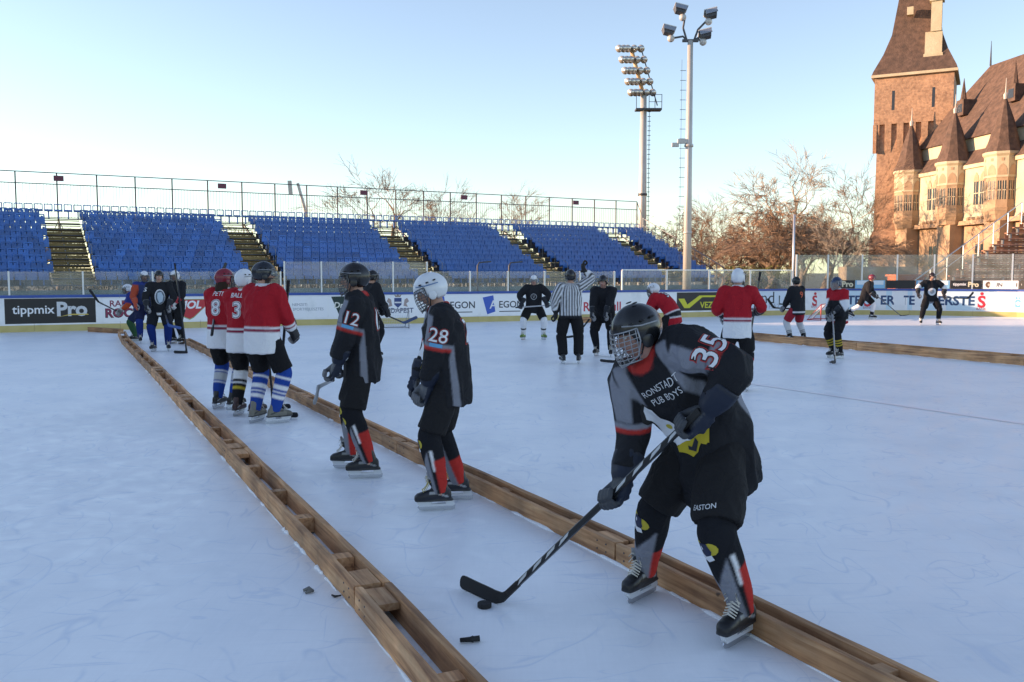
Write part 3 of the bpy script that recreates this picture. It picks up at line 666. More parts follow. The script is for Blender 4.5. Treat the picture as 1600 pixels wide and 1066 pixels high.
for i, x in enumerate((1.6, 8.9, 16.0, 23.0)):
    c = .5; T = empty('turret', (0, 0, 0)); T.parent = HA
    hb(x - 1.05, x + 1.05, -.2, 1.3, 0, 6.3, 'pier', m_sand, T)
    MB().loft([octo(x, c, 1.2, 6.303), octo(x, c, 1.3, 6.6), octo(x, c, 1.5, 7.1), octo(x, c, 1.55, 7.4)]).build('corbel', m_sand, T)
    MB().loft([octo(x, c, 1.42, 7.403), octo(x, c, 1.42, 10.0)]).build('wall', m_sand, T)
    MB().loft([octo(x, c, 1.47, 10.003), octo(x, c, 1.47, 11.8), octo(x, c, 1.62, 12.0), octo(x, c, 1.62, 12.2)]).build('frieze', m_cream, T)
    for a in range(10):
        an = 2 * math.pi * a / 10
        Mx = Matrix.Translation((x, OUT * c, 0)) @ Matrix.Rotation(an, 4, 'Z'); ap = 1.42 * math.cos(math.pi / 10); ap2 = 1.47 * math.cos(math.pi / 10)
        nrm = Vector((math.cos(an), math.sin(an), 0))
        if nrm.y * OUT < -.35: continue
        for y in (-.19, .19):
            wn_ = MB().box(ap - .05, ap + .012, y - .13, y + .13, 8.1, 9.7, Mx).build('window', m_pane, T)
            MB().box(ap + .013, ap + .03, y - .14, y + .14, 8.86, 8.94, Mx).build('window_bar', m_cream, T); MB().box(ap + .013, ap + .035, y - .03, y + .03, 8.1, 9.7, Mx).build('window_bar', m_cream, T)
        MB().prism([(-.36, 10.2), (.36, 10.2), (.36, 10.7), (.2, 11.0), (0, 11.15), (-.2, 11.0), (-.36, 10.7)], ap2 - .03, ap2 + .02, Mx @ Matrix.Rotation(R(-90), 4, 'Z')).build('blind_arch', m_sand, T)
        MB().box(ap2 - .03, ap2 + .03, -.11, .11, 11.4, 11.65, Mx).build('ornament', m_sand, T)
    MB().loft([octo(x, c, 1.62, 12.203), octo(x, c, 1.2, 13.2), octo(x, c, .75, 15.0), octo(x, c, .1, 16.9)]).build('spire', m_tile, T)
    MB().tube([(x, OUT * c, 16.8), (x, OUT * c, 17.2), (x, OUT * c, 17.4), (x, OUT * c, 18.6)], [.16, .2, .06, .02], 8).build('finial', plain((.5, .47, .42), .5), T)
    # windows between turrets
    xm = x + 3.65
    if xm < HL - 1:
        for y in (-.45, .45):
            hb(xm + y - .33, xm + y + .33, .2, .27, 8.0, 10.1, 'window', m_pane); hb(xm + y - .03, xm + y + .03, .272, .30, 8.0, 10.1, 'window_bar', m_cream); hb(xm + y - .33, xm + y + .33, .272, .29, 9.0, 9.08, 'window_bar', m_cream)
            MB().prism([(xm + y - .4, 10.1), (xm + y + .4, 10.1), (xm + y + .3, 10.6), (xm + y, 10.95), (xm + y - .3, 10.6)], OUT * .2, OUT * .29).build('window_arch', m_sand, HA)
            hb(xm + y * .8 - .24, xm + y * .8 + .24, -.05, .03, 2.4, 4.4, 'window', m_pane); hb(xm + y * .8 - .26, xm + y * .8 + .26, .031, .05, 3.5, 3.58, 'window_bar', m_cream)
        for q in range(5): MB().ell((xm - 1.3 + q * .65, OUT * .3, 6.75), (.25, .25, .2), nu=6, nv=4).build('corbel_stone', m_sand, HA)

# ---- red-brown benches at the right
BR = empty('bench_stand', (22.3, 45.6, 0), R(-8), 'red-brown plank bench stand rising behind the glass at right', 'bench stand')
m_bench = noisy('bench_planks', (.32, .13, .08), (.42, .20, .13), 2.5, .75, stretch=(1, 8, 8), rnd=.2)
for r in range(14):
    y = r * .62; z = .55 + r * .34; x0 = -.9 + r * .62
    MB().box(x0, 22, y, y + .34, z + .36, z + .42).build('bench_plank', m_bench, BR); MB().box(x0, 22, y + .40, y + .58, z, z + .04).build('foot_plank', m_bench, BR); MB().box(x0 + .02, 22, y + .345, y + .365, z + .12, z + .30).build('riser_plank', m_bench, BR)
    for xx in np.arange(x0 + .2, 22, 2.4): MB().box(xx, xx + .07, y + .05, y + .3, 0, z + .36).build('bench_leg', m_steel, BR)
for k in range(8):
    r = k * 1.9 - 1.2; MB().tube([(-.9 + r * .62 - .35, r * .62 + .2, .3 + r * .34 if r > 0 else .1), (-.9 + r * .62 - .35, r * .62 + .2, 1.75 + r * .34)], .03, 6).build('rail_post', m_alu, BR)
MB().tube([(-.9 - 1.2 * .62 - .35, -1.2 * .62 + .2, 1.75 - 1.2 * .34), (-.9 + 12.1 * .62 - .35, 12.1 * .62 + .2, 1.75 + 12.1 * .34)], .03, 6).build('rail', m_alu, BR)
MB().tube([(-.9 - 1.2 * .62 - .35, -1.2 * .62 + .2, 1.2 - 1.2 * .34), (-.9 + 12.1 * .62 - .35, 12.1 * .62 + .2, 1.2 + 12.1 * .34)], .02, 6).build('rail', m_alu, BR)
# low things between the boards and the trees
o = MB(); p = W(1368, 440, 62); o.box(p.x - 2.4, p.x + 2.4, 61, 62.5, 0, 2.2); o = o.build('garden_wall', m_sand); tag(o, 'low sandy wall in the sun in front of the castle foot', 'wall')
p = W(1412, 440, 56); o = MB().box(p.x - .85, p.x + .85, 55, 56.4, 0, 1.55).box(p.x - .95, p.x + .95, 54.9, 56.5, 1.553, 1.68).build('orange_bin', noisy('orange_plastic', (.60, .16, .05), (.68, .20, .07), 2, .5)); tag(o, 'orange container seen through the tall glass', 'container')
m_hedge = noisy('hedge', (.10, .11, .02), (.20, .19, .04), 5, .9)
def hedge(px0, px1, Y, h):
    a, b = W(px0, 426, Y).x, W(px1, 426, Y).x; rng = random.Random(5); mb = MB()
    for i in range(2600):
        x, y, z = rng.uniform(a, b), rng.uniform(Y, Y + 1.4), rng.uniform(.05, h); s_ = rng.uniform(.08, .2); q = Vector((rng.gauss(0, 1), rng.gauss(0, 1), rng.gauss(0, 1))).normalized(); q2 = q.orthogonal().normalized()
        mb.add([(x, y, z), Vector((x, y, z)) + q * s_, Vector((x, y, z)) + q * s_ * .5 + q2 * s_ * .6], [(0, 1, 2)])
    o = mb.build('hedge', m_hedge, fix=False); tag(o, 'low yellow-green hedge below the bare trees', 'hedge')
hedge(1135, 1250, 70, 2.3)
def shrub_belt():
    rng = random.Random(8); mb = MB()
    for i in range(16000):
        u = rng.uniform(-16, 50); v = rng.uniform(14, 22); h = 2.4 + 1.5 * math.sin(u * .7) * math.sin(u * .23 + 1) + .8 * math.sin(u * 2.1); z = rng.uniform(0, 1) ** .7 * h
        c = Vector((-24 + .866 * u - .5 * v, 42 + .5 * u + .866 * v, z)); s_ = rng.uniform(.15, .5); q = Vector((rng.gauss(0, .6), rng.gauss(0, .6), rng.gauss(0, 1))).normalized(); q2 = q.orthogonal().normalized() * .09
        mb.add([c - q2 * s_, c + q2 * s_, c + q * s_], [(0, 1, 2)]); q3 = q.cross(q2); mb.add([c, c + q * s_ * .8 + q3 * s_ * 3, c + q * s_ + q3 * s_ * 1.5], [(0, 1, 2)])
    o = mb.build('shrub_belt', noisy('winter_shrubs', (.12, .10, .035), (.22, .17, .06), .5, .95), fix=False); tag(o, 'brown winter shrubs seen through the stair gaps of the stand', 'shrubs', kind='stuff')
shrub_belt()

# ---- bare trees
m_bark = noisy('bark', (.16, .11, .07), (.26, .19, .13), 3, .9); m_pale = noisy('pale_bark', (.34, .28, .21), (.46, .39, .30), 2, .85)
m_twig = noisy('twigs', (.27, .17, .105), (.39, .255, .155), 2, .9); m_twigd = noisy('dark_twigs', (.17, .12, .08), (.26, .18, .12), 2, .9)
def tree_mesh(seed, h, spread, depth=6, droop=0.0, trunk=.25, twig_n=3, r0=.28, split=(2, 3), up=.25):
    rng = random.Random(seed); tr, cr = MB(), MB()
    def grow(p, d, L, r, lv):
        nseg = 3 if lv < 3 else 2; pts = [p]; rad = [r]; q = p.copy(); dd = d.copy()
        for i in range(nseg):
            dd = (dd + Vector((rng.gauss(0, .16), rng.gauss(0, .16), rng.gauss(0, .10) + (up * .12 if lv < 4 else -droop)))).normalized()
            q = q + dd * (L / nseg); pts.append(q.copy()); rad.append(r * (1 - .45 * (i + 1) / nseg))
        (tr if lv < 2 else cr).tube(pts, rad, 7 if lv < 1 else (5 if lv < 3 else 3), cap=False)
        if lv >= depth: return
        n = rng.randint(*split) if lv < depth - 1 else twig_n
        for k in range(n):
            t = rng.uniform(.45, 1.0) if k else 1.0; idx = min(int(t * nseg), nseg - 1); pp = pts[idx].lerp(pts[idx + 1], t * nseg - idx) if t < 1 else pts[-1]
            ax = dd.orthogonal().normalized(); ax.rotate(Quaternion(dd, rng.uniform(0, 6.283)))
            nd = dd.copy(); nd.rotate(Quaternion(ax, rng.uniform(.25, .75) * spread)); grow(pp, nd, L * rng.uniform(.62, .86), max(rad[-1] * rng.uniform(.6, .95), .009), lv + 1)
    grow(Vector((0, 0, 0)), Vector((0, 0, 1)), h * trunk, r0, 0)
    zt_ = max(v[2] for v in cr.v); k = h / zt_; cx = sum(v[0] for v in cr.v) / len(cr.v); cy = sum(v[1] for v in cr.v) / len(cr.v); cz = sum(v[2] for v in cr.v) / len(cr.v)
    for q in (tr, cr): q.v = [(x - cx * z / cz, y - cy * z / cz, z) for x, y, z in q.v]
    tr.v = [(x * k, y * k, z * k) for x, y, z in tr.v]; cr.v = [(x * k, y * k, z * k) for x, y, z in cr.v]
    return tr.mesh('trunk', True, False), cr.mesh('crown', False, False)
protos = [tree_mesh(3, 10, 1.0, 6, 0, .28, 6, .26, (3, 3)), tree_mesh(11, 10, 1.15, 7, 0, .26, 4, .30, (2, 3)), tree_mesh(23, 10, 1.2, 6, .18, .20, 7, .22, (3, 4)), tree_mesh(31, 10, .9, 6, .02, .30, 6, .2, (3, 3), .5), tree_mesh(47, 10, 1.3, 6, .22, .16, 7, .24, (3, 4), .1)]
pm = {}
def tree(px, ytop, Y, kind, label, pale=0, sx=1.0, rz=0.0):
    top = W(px, ytop, Y); h = top.z; T = empty('bare_tree', (top.x, Y, 0), rz, label, 'tree', 'bare trees behind the stand and boards')
    key = (kind, pale)
    if key not in pm:
        a, b = protos[kind]
        if pale: a, b = a.copy(), b.copy(); a.materials.clear(); b.materials.clear()
        a.materials.append((m_bark, m_pale, m_bark)[pale]); b.materials.append((m_twig, m_pale, m_twigd)[pale]); pm[key] = (a, b)
    for nm, me in zip(('trunk', 'crown'), pm[key]): link(nm, me, T)
    k = h / 10; T.scale = (k * sx, k * sx, k)
TREES = [(606, 242, 92, 0, 'large bare tree with spreading crown above the middle of the stand', 0, 1.35), (678, 272, 96, 3, 'slender bare tree with upswept branches above the stand', 0, 1.0), (786, 276, 98, 3, 'rounded bare tree just left of the third gap of the stand railing', 0, 1.2),
    (90, 352, 95, 2, 'dark bare tree seen through the leftmost stair gap', 2, 1.4), (375, 350, 95, 4, 'bare tree seen through the second stair gap', 2, 1.4),
    (1040, 320, 100, 4, 'dense brown bare tree right behind the tall mast', 2, 1.0), (1105, 296, 96, 0, 'russet bare tree just right of the slim mast', 0, 1.25), (1150, 295, 92, 3, 'tall thin bare tree left of the weeping tree', 0, 1.1), (1070, 322, 104, 1, 'brown bare tree between the two masts', 0, 1.2), (1185, 308, 88, 4, 'low russet tree with hanging twigs', 0, 1.1),
    (1252, 205, 88, 0, 'tallest pale-barked tree rising left of the tower', 1, 1.15), (1218, 282, 80, 4, 'big weeping tree with golden hanging twigs', 0, 1.15), (1320, 240, 84, 3, 'bare tree with thick forked limbs beside the tower', 0, 1.1), (1345, 290, 90, 3, 'dark forked tree touching the tower edge', 2, 1.2), (1318, 330, 66, 3, 'young pale tree in front of the castle foot', 1, .8),
    (1290, 345, 78, 2, 'dark dense thicket tree behind the glass', 2, 1.5), (1345, 345, 76, 2, 'brown thicket tree at the foot of the tower', 0, 1.5), (1130, 350, 84, 4, 'dark low tree behind the end of the stand', 2, 1.4), (1200, 345, 76, 2, 'brown tangled low tree under the weeping tree', 0, 1.5), (1255, 340, 74, 2, 'grey-brown tangled tree left of the young pale tree', 2, 1.3)]
for i, t in enumerate(TREES): tree(*t, rz=i * 1.7)
p = W(470, 290, 120); o = empty('far_floodlight', (p.x, 120, 0), 0, 'far leaning lamp mast just above the stand railing', 'light mast')
MB().tube([(0, 0, 0), (.6, 0, 9.8)], .22, 6).build('pole', m_pole, o); MB().box(-.75, -.25, -.15, .15, 12.2, 14.0, Matrix.Rotation(R(-4), 4, 'Y')).build('lamp_bank', m_pole, o)
MB().tube([(.6, 0, 9.8), (-.4, 0, 13.6)], .2, 6).build('head_spine', m_pole, o)
m_wood_far = noisy('far_wood', (.13, .09, .06), (.22, .15, .09), .2, .95)

# ---- timber barriers on the ice
m_timber = mat('weathered_timber', (.3, .2, .13), .8)
def timber_nodes():
    n, l, b = nodes(m_timber); tc = n.new('ShaderNodeTexCoord'); oi = n.new('ShaderNodeObjectInfo')
    ad_ = n.new('ShaderNodeVectorMath'); ad_.operation = 'ADD'; sc = n.new('ShaderNodeMath'); sc.operation = 'MULTIPLY'; sc.inputs[1].default_value = 53; l.new(oi.outputs['Random'], sc.inputs[0]); l.new(tc.outputs['Object'], ad_.inputs[0]); l.new(sc.outputs[0], ad_.inputs[1])
    mp = n.new('ShaderNodeMapping'); mp.inputs['Scale'].default_value = (1.2, 22, 22); l.new(ad_.outputs[0], mp.inputs[0])
    g_ = n.new('ShaderNodeTexNoise'); g_.inputs['Scale'].default_value = 1.6; g_.inputs['Detail'].default_value = 7; g_.inputs['Distortion'].default_value = .5; l.new(mp.outputs[0], g_.inputs['Vector'])
    k = n.new('ShaderNodeTexNoise'); k.inputs['Scale'].default_value = 2.6; k.inputs['Detail'].default_value = 6; l.new(ad_.outputs[0], k.inputs['Vector'])
    r = ramp(n, [(.28, (.26, .13, .065)), (.48, (.52, .29, .14)), (.7, (.66, .42, .23))]); l.new(g_.outputs[0], r.inputs[0])
    r2 = ramp(n, [(.35, (.62, .60, .60)), (.62, (1.12, 1.06, 1.0))]); l.new(k.outputs[0], r2.inputs[0])
    m1 = n.new('ShaderNodeMixRGB'); m1.blend_type = 'MULTIPLY'; m1.inputs[0].default_value = 1; l.new(r.outputs[0], m1.inputs[1]); l.new(r2.outputs[0], m1.inputs[2])
    vo = n.new('ShaderNodeTexVoronoi'); vo.inputs['Scale'].default_value = 3.3; l.new(ad_.outputs[0], vo.inputs['Vector']); kn = n.new('ShaderNodeMapRange'); kn.inputs[1].default_value = .03; kn.inputs[2].default_value = .06; kn.inputs[3].default_value = .75; kn.inputs[4].default_value = 0; l.new(vo.outputs['Distance'], kn.inputs[0])
    m2 = n.new('ShaderNodeMixRGB'); m2.inputs[2].default_value = (.035, .022, .015, 1); l.new(kn.outputs[0], m2.inputs[0]); l.new(m1.outputs[0], m2.inputs[1])
    hs = n.new('ShaderNodeHueSaturation'); mr = n.new('ShaderNodeMapRange'); mr.inputs[3].default_value = .78; mr.inputs[4].default_value = 1.22; l.new(oi.outputs['Random'], mr.inputs[0]); l.new(mr.outputs[0], hs.inputs['Value']); l.new(m2.outputs[0], hs.inputs['Color']); l.new(hs.outputs[0], b.inputs['Base Color'])
    bp = n.new('ShaderNodeBump'); bp.inputs['Strength'].default_value = .5; bp.inputs['Distance'].default_value = .004; l.new(g_.outputs[0], bp.inputs['Height']); l.new(bp.outputs[0], b.inputs['Normal'])
timber_nodes()
def wobble_plank(name, x0, x1, y0, y1, z0, z1, par, seed=0, m=None):
    "plank with slightly worn, uneven edges"
    rng = random.Random(seed); n = max(2, int((x1 - x0) / .35)); rings = []
    for i in range(n + 1):
        x = x0 + (x1 - x0) * i / n; j = lambda: rng.uniform(-.0025, .0025); c = .005
        rings.append([(x, y0 + j(), z0), (x, y0 + j(), z1 - c + j()), (x, y0 + c + j(), z1 + j()), (x, y1 - c + j(), z1 + j()), (x, y1 + j(), z1 - c + j()), (x, y1 + j(), z0)])
    return MB().loft(rings).build(name, m or m_timber, par)
def barrier(a, b, width, h, label, seed, side=1, gap_top=False, group='timber barriers on the ice'):
    "one section: two edge planks with spacer blocks; a,b ground points of the near lower edge"
    a, b = Vector((a[0], a[1], 0)), Vector((b[0], b[1], 0)); d = b - a; L = d.length; rng = random.Random(seed)
    o = empty('timber_barrier', a, math.atan2(d.y, d.x), label, 'barrier', group); th = .042; s_ = side
    def pl(x0, x1, y0, y1, z0, z1, nm): y0, y1 = sorted((s_ * y0, s_ * y1)); return wobble_plank(nm, x0, x1, y0, y1, z0, z1, o, rng.random())
    pl(.008, L - .008, 0, th, 0.002, h, 'side_plank'); pl(.008, L - .008, width - th, width, 0.002, h + rng.uniform(-.006, .006), 'side_plank')
    pl(.03, .28, th + .002, width - th - .002, h - .05, h - .008, 'end_block'); pl(L - .28, L - .03, th + .002, width - th - .002, h - .05, h - .012, 'end_block')
    x = .55
    while x < L - .5:
        w = rng.uniform(.07, .12); pl(x, x + w, th + .002, width - th - .002, .01, h - rng.uniform(.012, .035), 'spacer_block'); x += rng.uniform(.8, 1.35)
    for x in (.1, .2, L - .2, L - .1):
        for z in (.04, .09):
            q = MB().ell((x, -s_ * .0015, z), (.006, .004, .006), nu=6, nv=4).build('bolt', m_dark, o)
    return o
Lp = [(-.10, 3.08), (-.84, 4.66), (-2.72, 8.43), (-4.52, 12.0), (-6.32, 15.6), (-8.1, 19.1), (-9.88, 22.6), (-11.2, 25.4)]
names = ['nearest section of the left timber barrier at the bottom edge', 'left timber barrier section ending beside the grey litter', 'left timber barrier section beside the player in white helmet and black', 'left timber barrier section in front of the three red players', 'left timber barrier section left of the three red players', 'left timber barrier section in front of the group of players', 'left timber barrier section beside the group of players', 'farthest section of the left timber barrier by the boards']
for i in range(len(Lp) - 1):
    a, b = Vector(Lp[i]), Vector(Lp[i + 1]); barrier(a, b, .205, .13, names[i], 100 + i, -1)
Rp = [(1.78, 3.15), (.64, 5.45), (-1.15, 8.82), (-2.95, 12.3), (-4.8, 15.85), (-6.62, 19.36), (-8.4, 22.8)]
names = ['right timber barrier section under the front player at the bottom edge', 'right timber barrier section behind the stick of the front player', 'right timber barrier section behind the two black-shirted players', 'right timber barrier section beside the three red players', 'right timber barrier section behind the three red players', 'farthest section of the right timber barrier']
for i in range(len(Rp) - 1): barrier(Rp[i], Rp[i + 1], .17, .125, names[i], 200 + i, -1)
Fp = [(11.7, 13.9), (9.89, 17.22), (7.98, 20.7), (6.1, 24.15)]
names = ['far right timber barrier section leaving the picture', 'far right timber barrier section right of the player in red and black', 'far right timber barrier section behind the red-shorts player']
for i in range(len(Fp) - 1): barrier(Fp[i], Fp[i + 1], .55, .17, names[i], 300 + i, -1)
a, b = G(137, 518.5), G(186, 521.5); d = b - a; o = empty('loose_beam', a, math.atan2(d.y, d.x), 'short brown beam lying against the yellow kick plate', 'beam'); wobble_plank('beam', 0, d.length, 0, .15, .002, .14, o, 5)
a, b = G(905, 505), G(985, 501.5); d = b - a; o = empty('loose_beam', a, math.atan2(d.y, d.x), 'loose timber beam along the boards behind the referee', 'beam'); wobble_plank('beam', 0, d.length + 1, 0, .15, .002, .2, o, 6)

# ---- goals
def goal(px, py, rz, col, label, w=1.0, h=.75):
    p = G(px, py); o = empty('goal', p, R(rz), label, 'goal', 'small practice goals'); m = plain(col, .5); dpt = .5; r = .02
    MB().tube([(-w / 2, 0, 0), (-w / 2, 0, h), (w / 2, 0, h), (w / 2, 0, 0)], r, 8).build('frame', m, o, True)
    MB().tube([(-w / 2, 0, .02), (-w / 2, dpt, .02), (w / 2, dpt, .02), (w / 2, 0, .02)], r * .8, 6).build('base_frame', m, o, True)
    for sx in (-1, 1): MB().tube([(sx * w / 2, 0, h), (sx * w / 2, dpt, .02)], r * .6, 6).build('brace', m, o, True)
    nt = MB()
    for i in range(15): x = -w / 2 + w * i / 14; nt.tube([(x, 0, h), (x, dpt, .02)], .003, 3)
    for i in range(10): t = i / 9; nt.tube([(-w / 2, dpt * t, h + (.02 - h) * t), (w / 2, dpt * t, h + (.02 - h) * t)], .003, 3)
    nt.build('net', plain((.6, .62, .64), .8), o)
goal(613, 514, 22, (.32, .33, .35), 'small grey goal near the boards below the city crest', 1.1, .62)
goal(1287, 500, 60, (.5, .06, .06), 'small red-framed goal behind the player in red and black', 1.1, .6)
# ---- litter on the ice
def litter(px, py, label, col, parts, cat='litter'):
    p = G(px, py); o = empty('litter', p, 0, label, cat)
    for q in parts: MB().tube([Vector(a) for a in q[0]], q[1], 7, flat=q[2] if len(q) > 2 else 1).build('piece', plain(col, .7), o, True)
litter(482, 926, 'crumpled grey scrap on the ice left of the barrier', (.16, .16, .15), [([(-.03, 0, .012), (0, .01, .02), (.03, -.005, .01)], [.008, .014, .006]), ([(-.01, -.03, .008), (.015, -.01, .016), (.02, .02, .01)], [.006, .012, .005])])
litter(735, 1004, 'short black taped stub lying beside the left barrier', (.012, .012, .013), [([(-.05, -.01, .016), (.0, 0, .016), (.012, .002, .017), (.016, .003, .017), (.045, .008, .018)], [.011, .013, .017, .014, .015])])
litter(524, 933, 'thin black scrap lying against the left barrier', (.02, .02, .022), [([(-.02, 0, .012), (0, -.012, .008), (.035, -.012, .014)], [.005, .007, .004])])

# ---- snow and ice packed along the foot of the barriers
def snow_ridge():
    rng = random.Random(4); mb = MB()
    for P, wdt in ((Lp, .205), (Rp, .17), (Fp, .55)):
        for i in range(len(P) - 1):
            a, b = Vector((*P[i], 0)), Vector((*P[i + 1], 0)); d = (b - a).normalized(); nn_ = Vector((d.y, -d.x, 0)); L = (b - a).length
            for side in (0, 1):
                x = .02
                while x < L - .3:
                    ln = rng.uniform(.15, .7); r = rng.uniform(.004, .016); o_ = -nn_ * .004 if side == 0 else nn_ * (wdt + .004)
                    n_ = 7; pts = [a + d * (x + ln * k / (n_ - 1)) + o_ + nn_ * rng.uniform(-.003, .003) for k in range(n_)]
                    mb.tube(pts, [.001] + [r * rng.uniform(.5, 1.3) for _ in range(n_ - 2)] + [.001], 6); x += ln + rng.uniform(0, .25)
    o = mb.build('snow_ridge', noisy('packed_snow', (.84, .86, .88), (.92, .93, .94), 20, .8), None, True, False); tag(o, 'snow and ice shavings packed along the timber barriers', 'snow', kind='stuff')
snow_ridge()

# ================================================================== PEOPLE
m_cloth = vcol('cloth', .85, .35, 260, .2); m_skin = vcol('skin', .55, .15, 90, .4); m_boot = vcol('boot', .45, .2, 120, .45)
m_sock = vcol('knit', .95, .5, 200, .1); m_shell = vcol('helmet_shell', .25, .06, 60, .5); m_glove = vcol('glove', .6, .3, 150, .35)
m_steelb = mat('steel', (.55, .57, .6), .25, .9); m_holder = mat('holder_white', (.66, .68, .70), .35); m_lace = mat('lace', (.6, .58, .52), .8)
m_wire = mat('cage_wire', (.10, .105, .11), .35, .6); m_wirew = mat('cage_wire_pale', (.34, .35, .37), .35, .6); m_visor = m_glass
m_strap = mat('strap', (.015, .015, .017), .7)
V = Vector
def seg_t(P, A, B):
    A, B = np.array(A), np.array(B); d = B - A; t = np.clip(((P - A) @ d) / (d @ d), 0, 1); return t, np.linalg.norm(P - (A + t[:, None] * d), axis=1)
def poly_t(P, pts):
    "normalised arc position along a polyline and distance to it"
    L = [(V(pts[i + 1]) - V(pts[i])).length for i in range(len(pts) - 1)]; tot = sum(L); best = np.full(len(P), 1e9); T = np.zeros(len(P)); acc = 0
    for i in range(len(pts) - 1):
        t, d = seg_t(P, pts[i], pts[i + 1]); k = d < best; best[k] = d[k]; T[k] = (acc + t[k] * L[i]) / tot; acc += L[i]
    return T, best
def ik(a, c, l1, l2, pole):
    a, c, pole = V(a), V(c), V(pole); d = c - a; D = min(d.length, (l1 + l2) * .999); dn = d.normalized()
    x = (l1 * l1 - l2 * l2 + D * D) / (2 * D); h = math.sqrt(max(l1 * l1 - x * x, 0)); p = pole - dn * pole.dot(dn)
    if p.length < 1e-5: p = dn.orthogonal()
    return a + dn * x + p.normalized() * h, a + dn * D
def eloft(mb, cs, X, Y, rx, ry, n=18, sq=1.0):
    rings = []
    for c, x, y, a, b in zip(cs, X, Y, rx, ry):
        r = []
        for k in range(n):
            an = 2 * math.pi * k / n; cx, sy = math.cos(an), math.sin(an)
            cx = math.copysign(abs(cx) ** sq, cx); sy = math.copysign(abs(sy) ** sq, sy); r.append(V(c) + V(x) * (cx * a) + V(y) * (sy * b))
        rings.append(r)
    return mb.loft(rings)
def limb(mb, pts, rad, n=14):
    "tapered tube through joints with rounded bends"
    P = [V(p) for p in pts]; out = []; rr = []
    for i in range(len(P) - 1):
        m = 6
        for k in range(m):
            t = k / m; out.append(P[i].lerp(P[i + 1], t)); rr.append(rad[i] + (rad[i + 1] - rad[i]) * t)
    out.append(P[-1]); rr.append(rad[-1])
    sm_ = out[:]
    for i in range(1, len(out) - 1): sm_[i] = (out[i - 1] + out[i] * 2 + out[i + 1]) / 4
    return mb.tube(sm_, rr, n)
def folds(me, amp, P0=None, freq=9.0, seed=0.0, stretch=(1, 1, .45)):
    co = coords(me); n = np.empty(len(me.vertices) * 3, np.float32); me.vertices.foreach_get('normal', n); n = n.reshape(-1, 3)
    q = co * np.array(stretch) * freq + seed
    w = q + .9 * np.stack([vnoise(q * .6 + 11), vnoise(q * .6 + 29), vnoise(q * .6 + 47)], 1)
    a = vnoise(w); r = 1 - np.abs(2 * a - 1); b = vnoise(w * 2.3 + 5)
    putco(me, co + n * ((r ** 2 - .4) * amp + (b - .5) * amp * .5)[:, None])
def aa(fn, co, r):
    'average a dye pattern over a few points round each vertex so its edges stay clean'
    off = np.array([(1, 1, 1), (-1, -1, 1), (1, -1, -1), (-1, 1, -1), (1.2, 0, 0), (-1.2, 0, 0), (0, 1.2, 0), (0, -1.2, 0), (0, 0, 1.2), (0, 0, -1.2)]) * (r * .55)
    return sum(fn(co + o) for o in off) / len(off)
# ---- skate (toe along +x, ankle above the origin); one mesh set per colouring
SK = {}
def skate_meshes(c1, c2, lace, vox=.009):
    k = (c1, c2, lace)
    if k in SK: return SK[k]
    mb = MB(); xs = [-.085, -.075, -.03, .03, .09, .14, .18, .205]; w = [.026, .034, .038, .038, .043, .046, .042, .022]; zt_ = [.15, .17, .19, .185, .165, .15, .138, .118]
    eloft(mb, [(x, 0, (.078 + z) / 2) for x, z in zip(xs, zt_)], [(0, 1, 0)] * 8, [(0, 0, 1)] * 8, w, [(z - .078) / 2 for z in zt_], 16, .75)
    eloft(mb, [(.0, 0, .12), (.004, 0, .18), (.014, 0, .23), (.030, 0, .272)], [(1, 0, 0)] * 4, [(0, 1, 0)] * 4, [.080, .068, .060, .062], [.038, .043, .050, .056], 16, .85)
    eloft(mb, [(.075, 0, .2), (.088, 0, .25), (.105, 0, .30)], [(1, 0, .2)] * 3, [(0, 1, 0)] * 3, [.012, .012, .008], [.034, .038, .036], 12, .8)
    eloft(mb, [(-.1, 0, .082), (.06, 0, .08), (.2, 0, .082)], [(0, 1, 0)] * 3, [(0, 0, 1)] * 3, [.034, .04, .036], [.008] * 3, 12, .5)
    me = remesh(mb, vox, 2); co = coords(me); C = np.tile(np.array(c1), (len(co), 1))
    toe = (co[:, 0] > .13) & (co[:, 2] > .088); C[toe] = np.array(c1) * .6 + .002
    C[(co[:, 2] > .255) & (co[:, 0] > .05)] = c2; C[(co[:, 2] < .09)] = (.03, .03, .032)
    sw = (np.abs(co[:, 2] - (.112 + .35 * np.clip(co[:, 0] + .06, 0, .1))) < .008) & (co[:, 0] < .09) & (co[:, 0] > -.06); C[sw] = c2
    C[(co[:, 2] > .262) & (co[:, 0] <= .05)] = np.array(c2) * .6
    setcol(me, C); me.materials.append(m_boot)
    ho = MB(); top, bot = .078, .034
    ho.prism([(-.10, top), (-.03, top), (-.045, .052), (.075, .052), (.06, top), (.19, top), (.18, .05), (.165, bot), (-.10, bot), (-.115, .045)], -.013, .013)
    hm = ho.mesh('blade_holder'); hm.materials.append(m_holder)
    bl = MB(); bl.prism([(-.118, .038), (-.113, .006), (-.09, 0), (.13, 0), (.165, .006), (.182, .028), (.176, .038)], -.0022, .0022); bm_ = bl.mesh('blade'); bm_.materials.append(m_steelb)
    la = MB()
    for i in range(8):
        t = i / 7; x = .140 - .062 * t ** .8; z = .158 + .092 * t ** 1.25; la.tube([(x - .004, -.034, z - .008), (x + .004, 0, z + .012), (x - .004, .034, z - .002)], .0032, 5)
        if i < 7: la.tube([(x - .004, .034, z - .004), (x, 0, z + .016), (x - .012, -.034, z + .008)], .0028, 5)
    for s_ in (-1, 1): la.tube([(.09, 0, .262), (.11, .02 * s_, .27), (.12, .035 * s_, .25), (.1, .015 * s_, .25), (.11, .04 * s_, .215)], .003, 5)
    lm = la.mesh('laces', True); lm.materials.append(lace)
    SK[k] = (me, hm, bm_, lm); return SK[k]
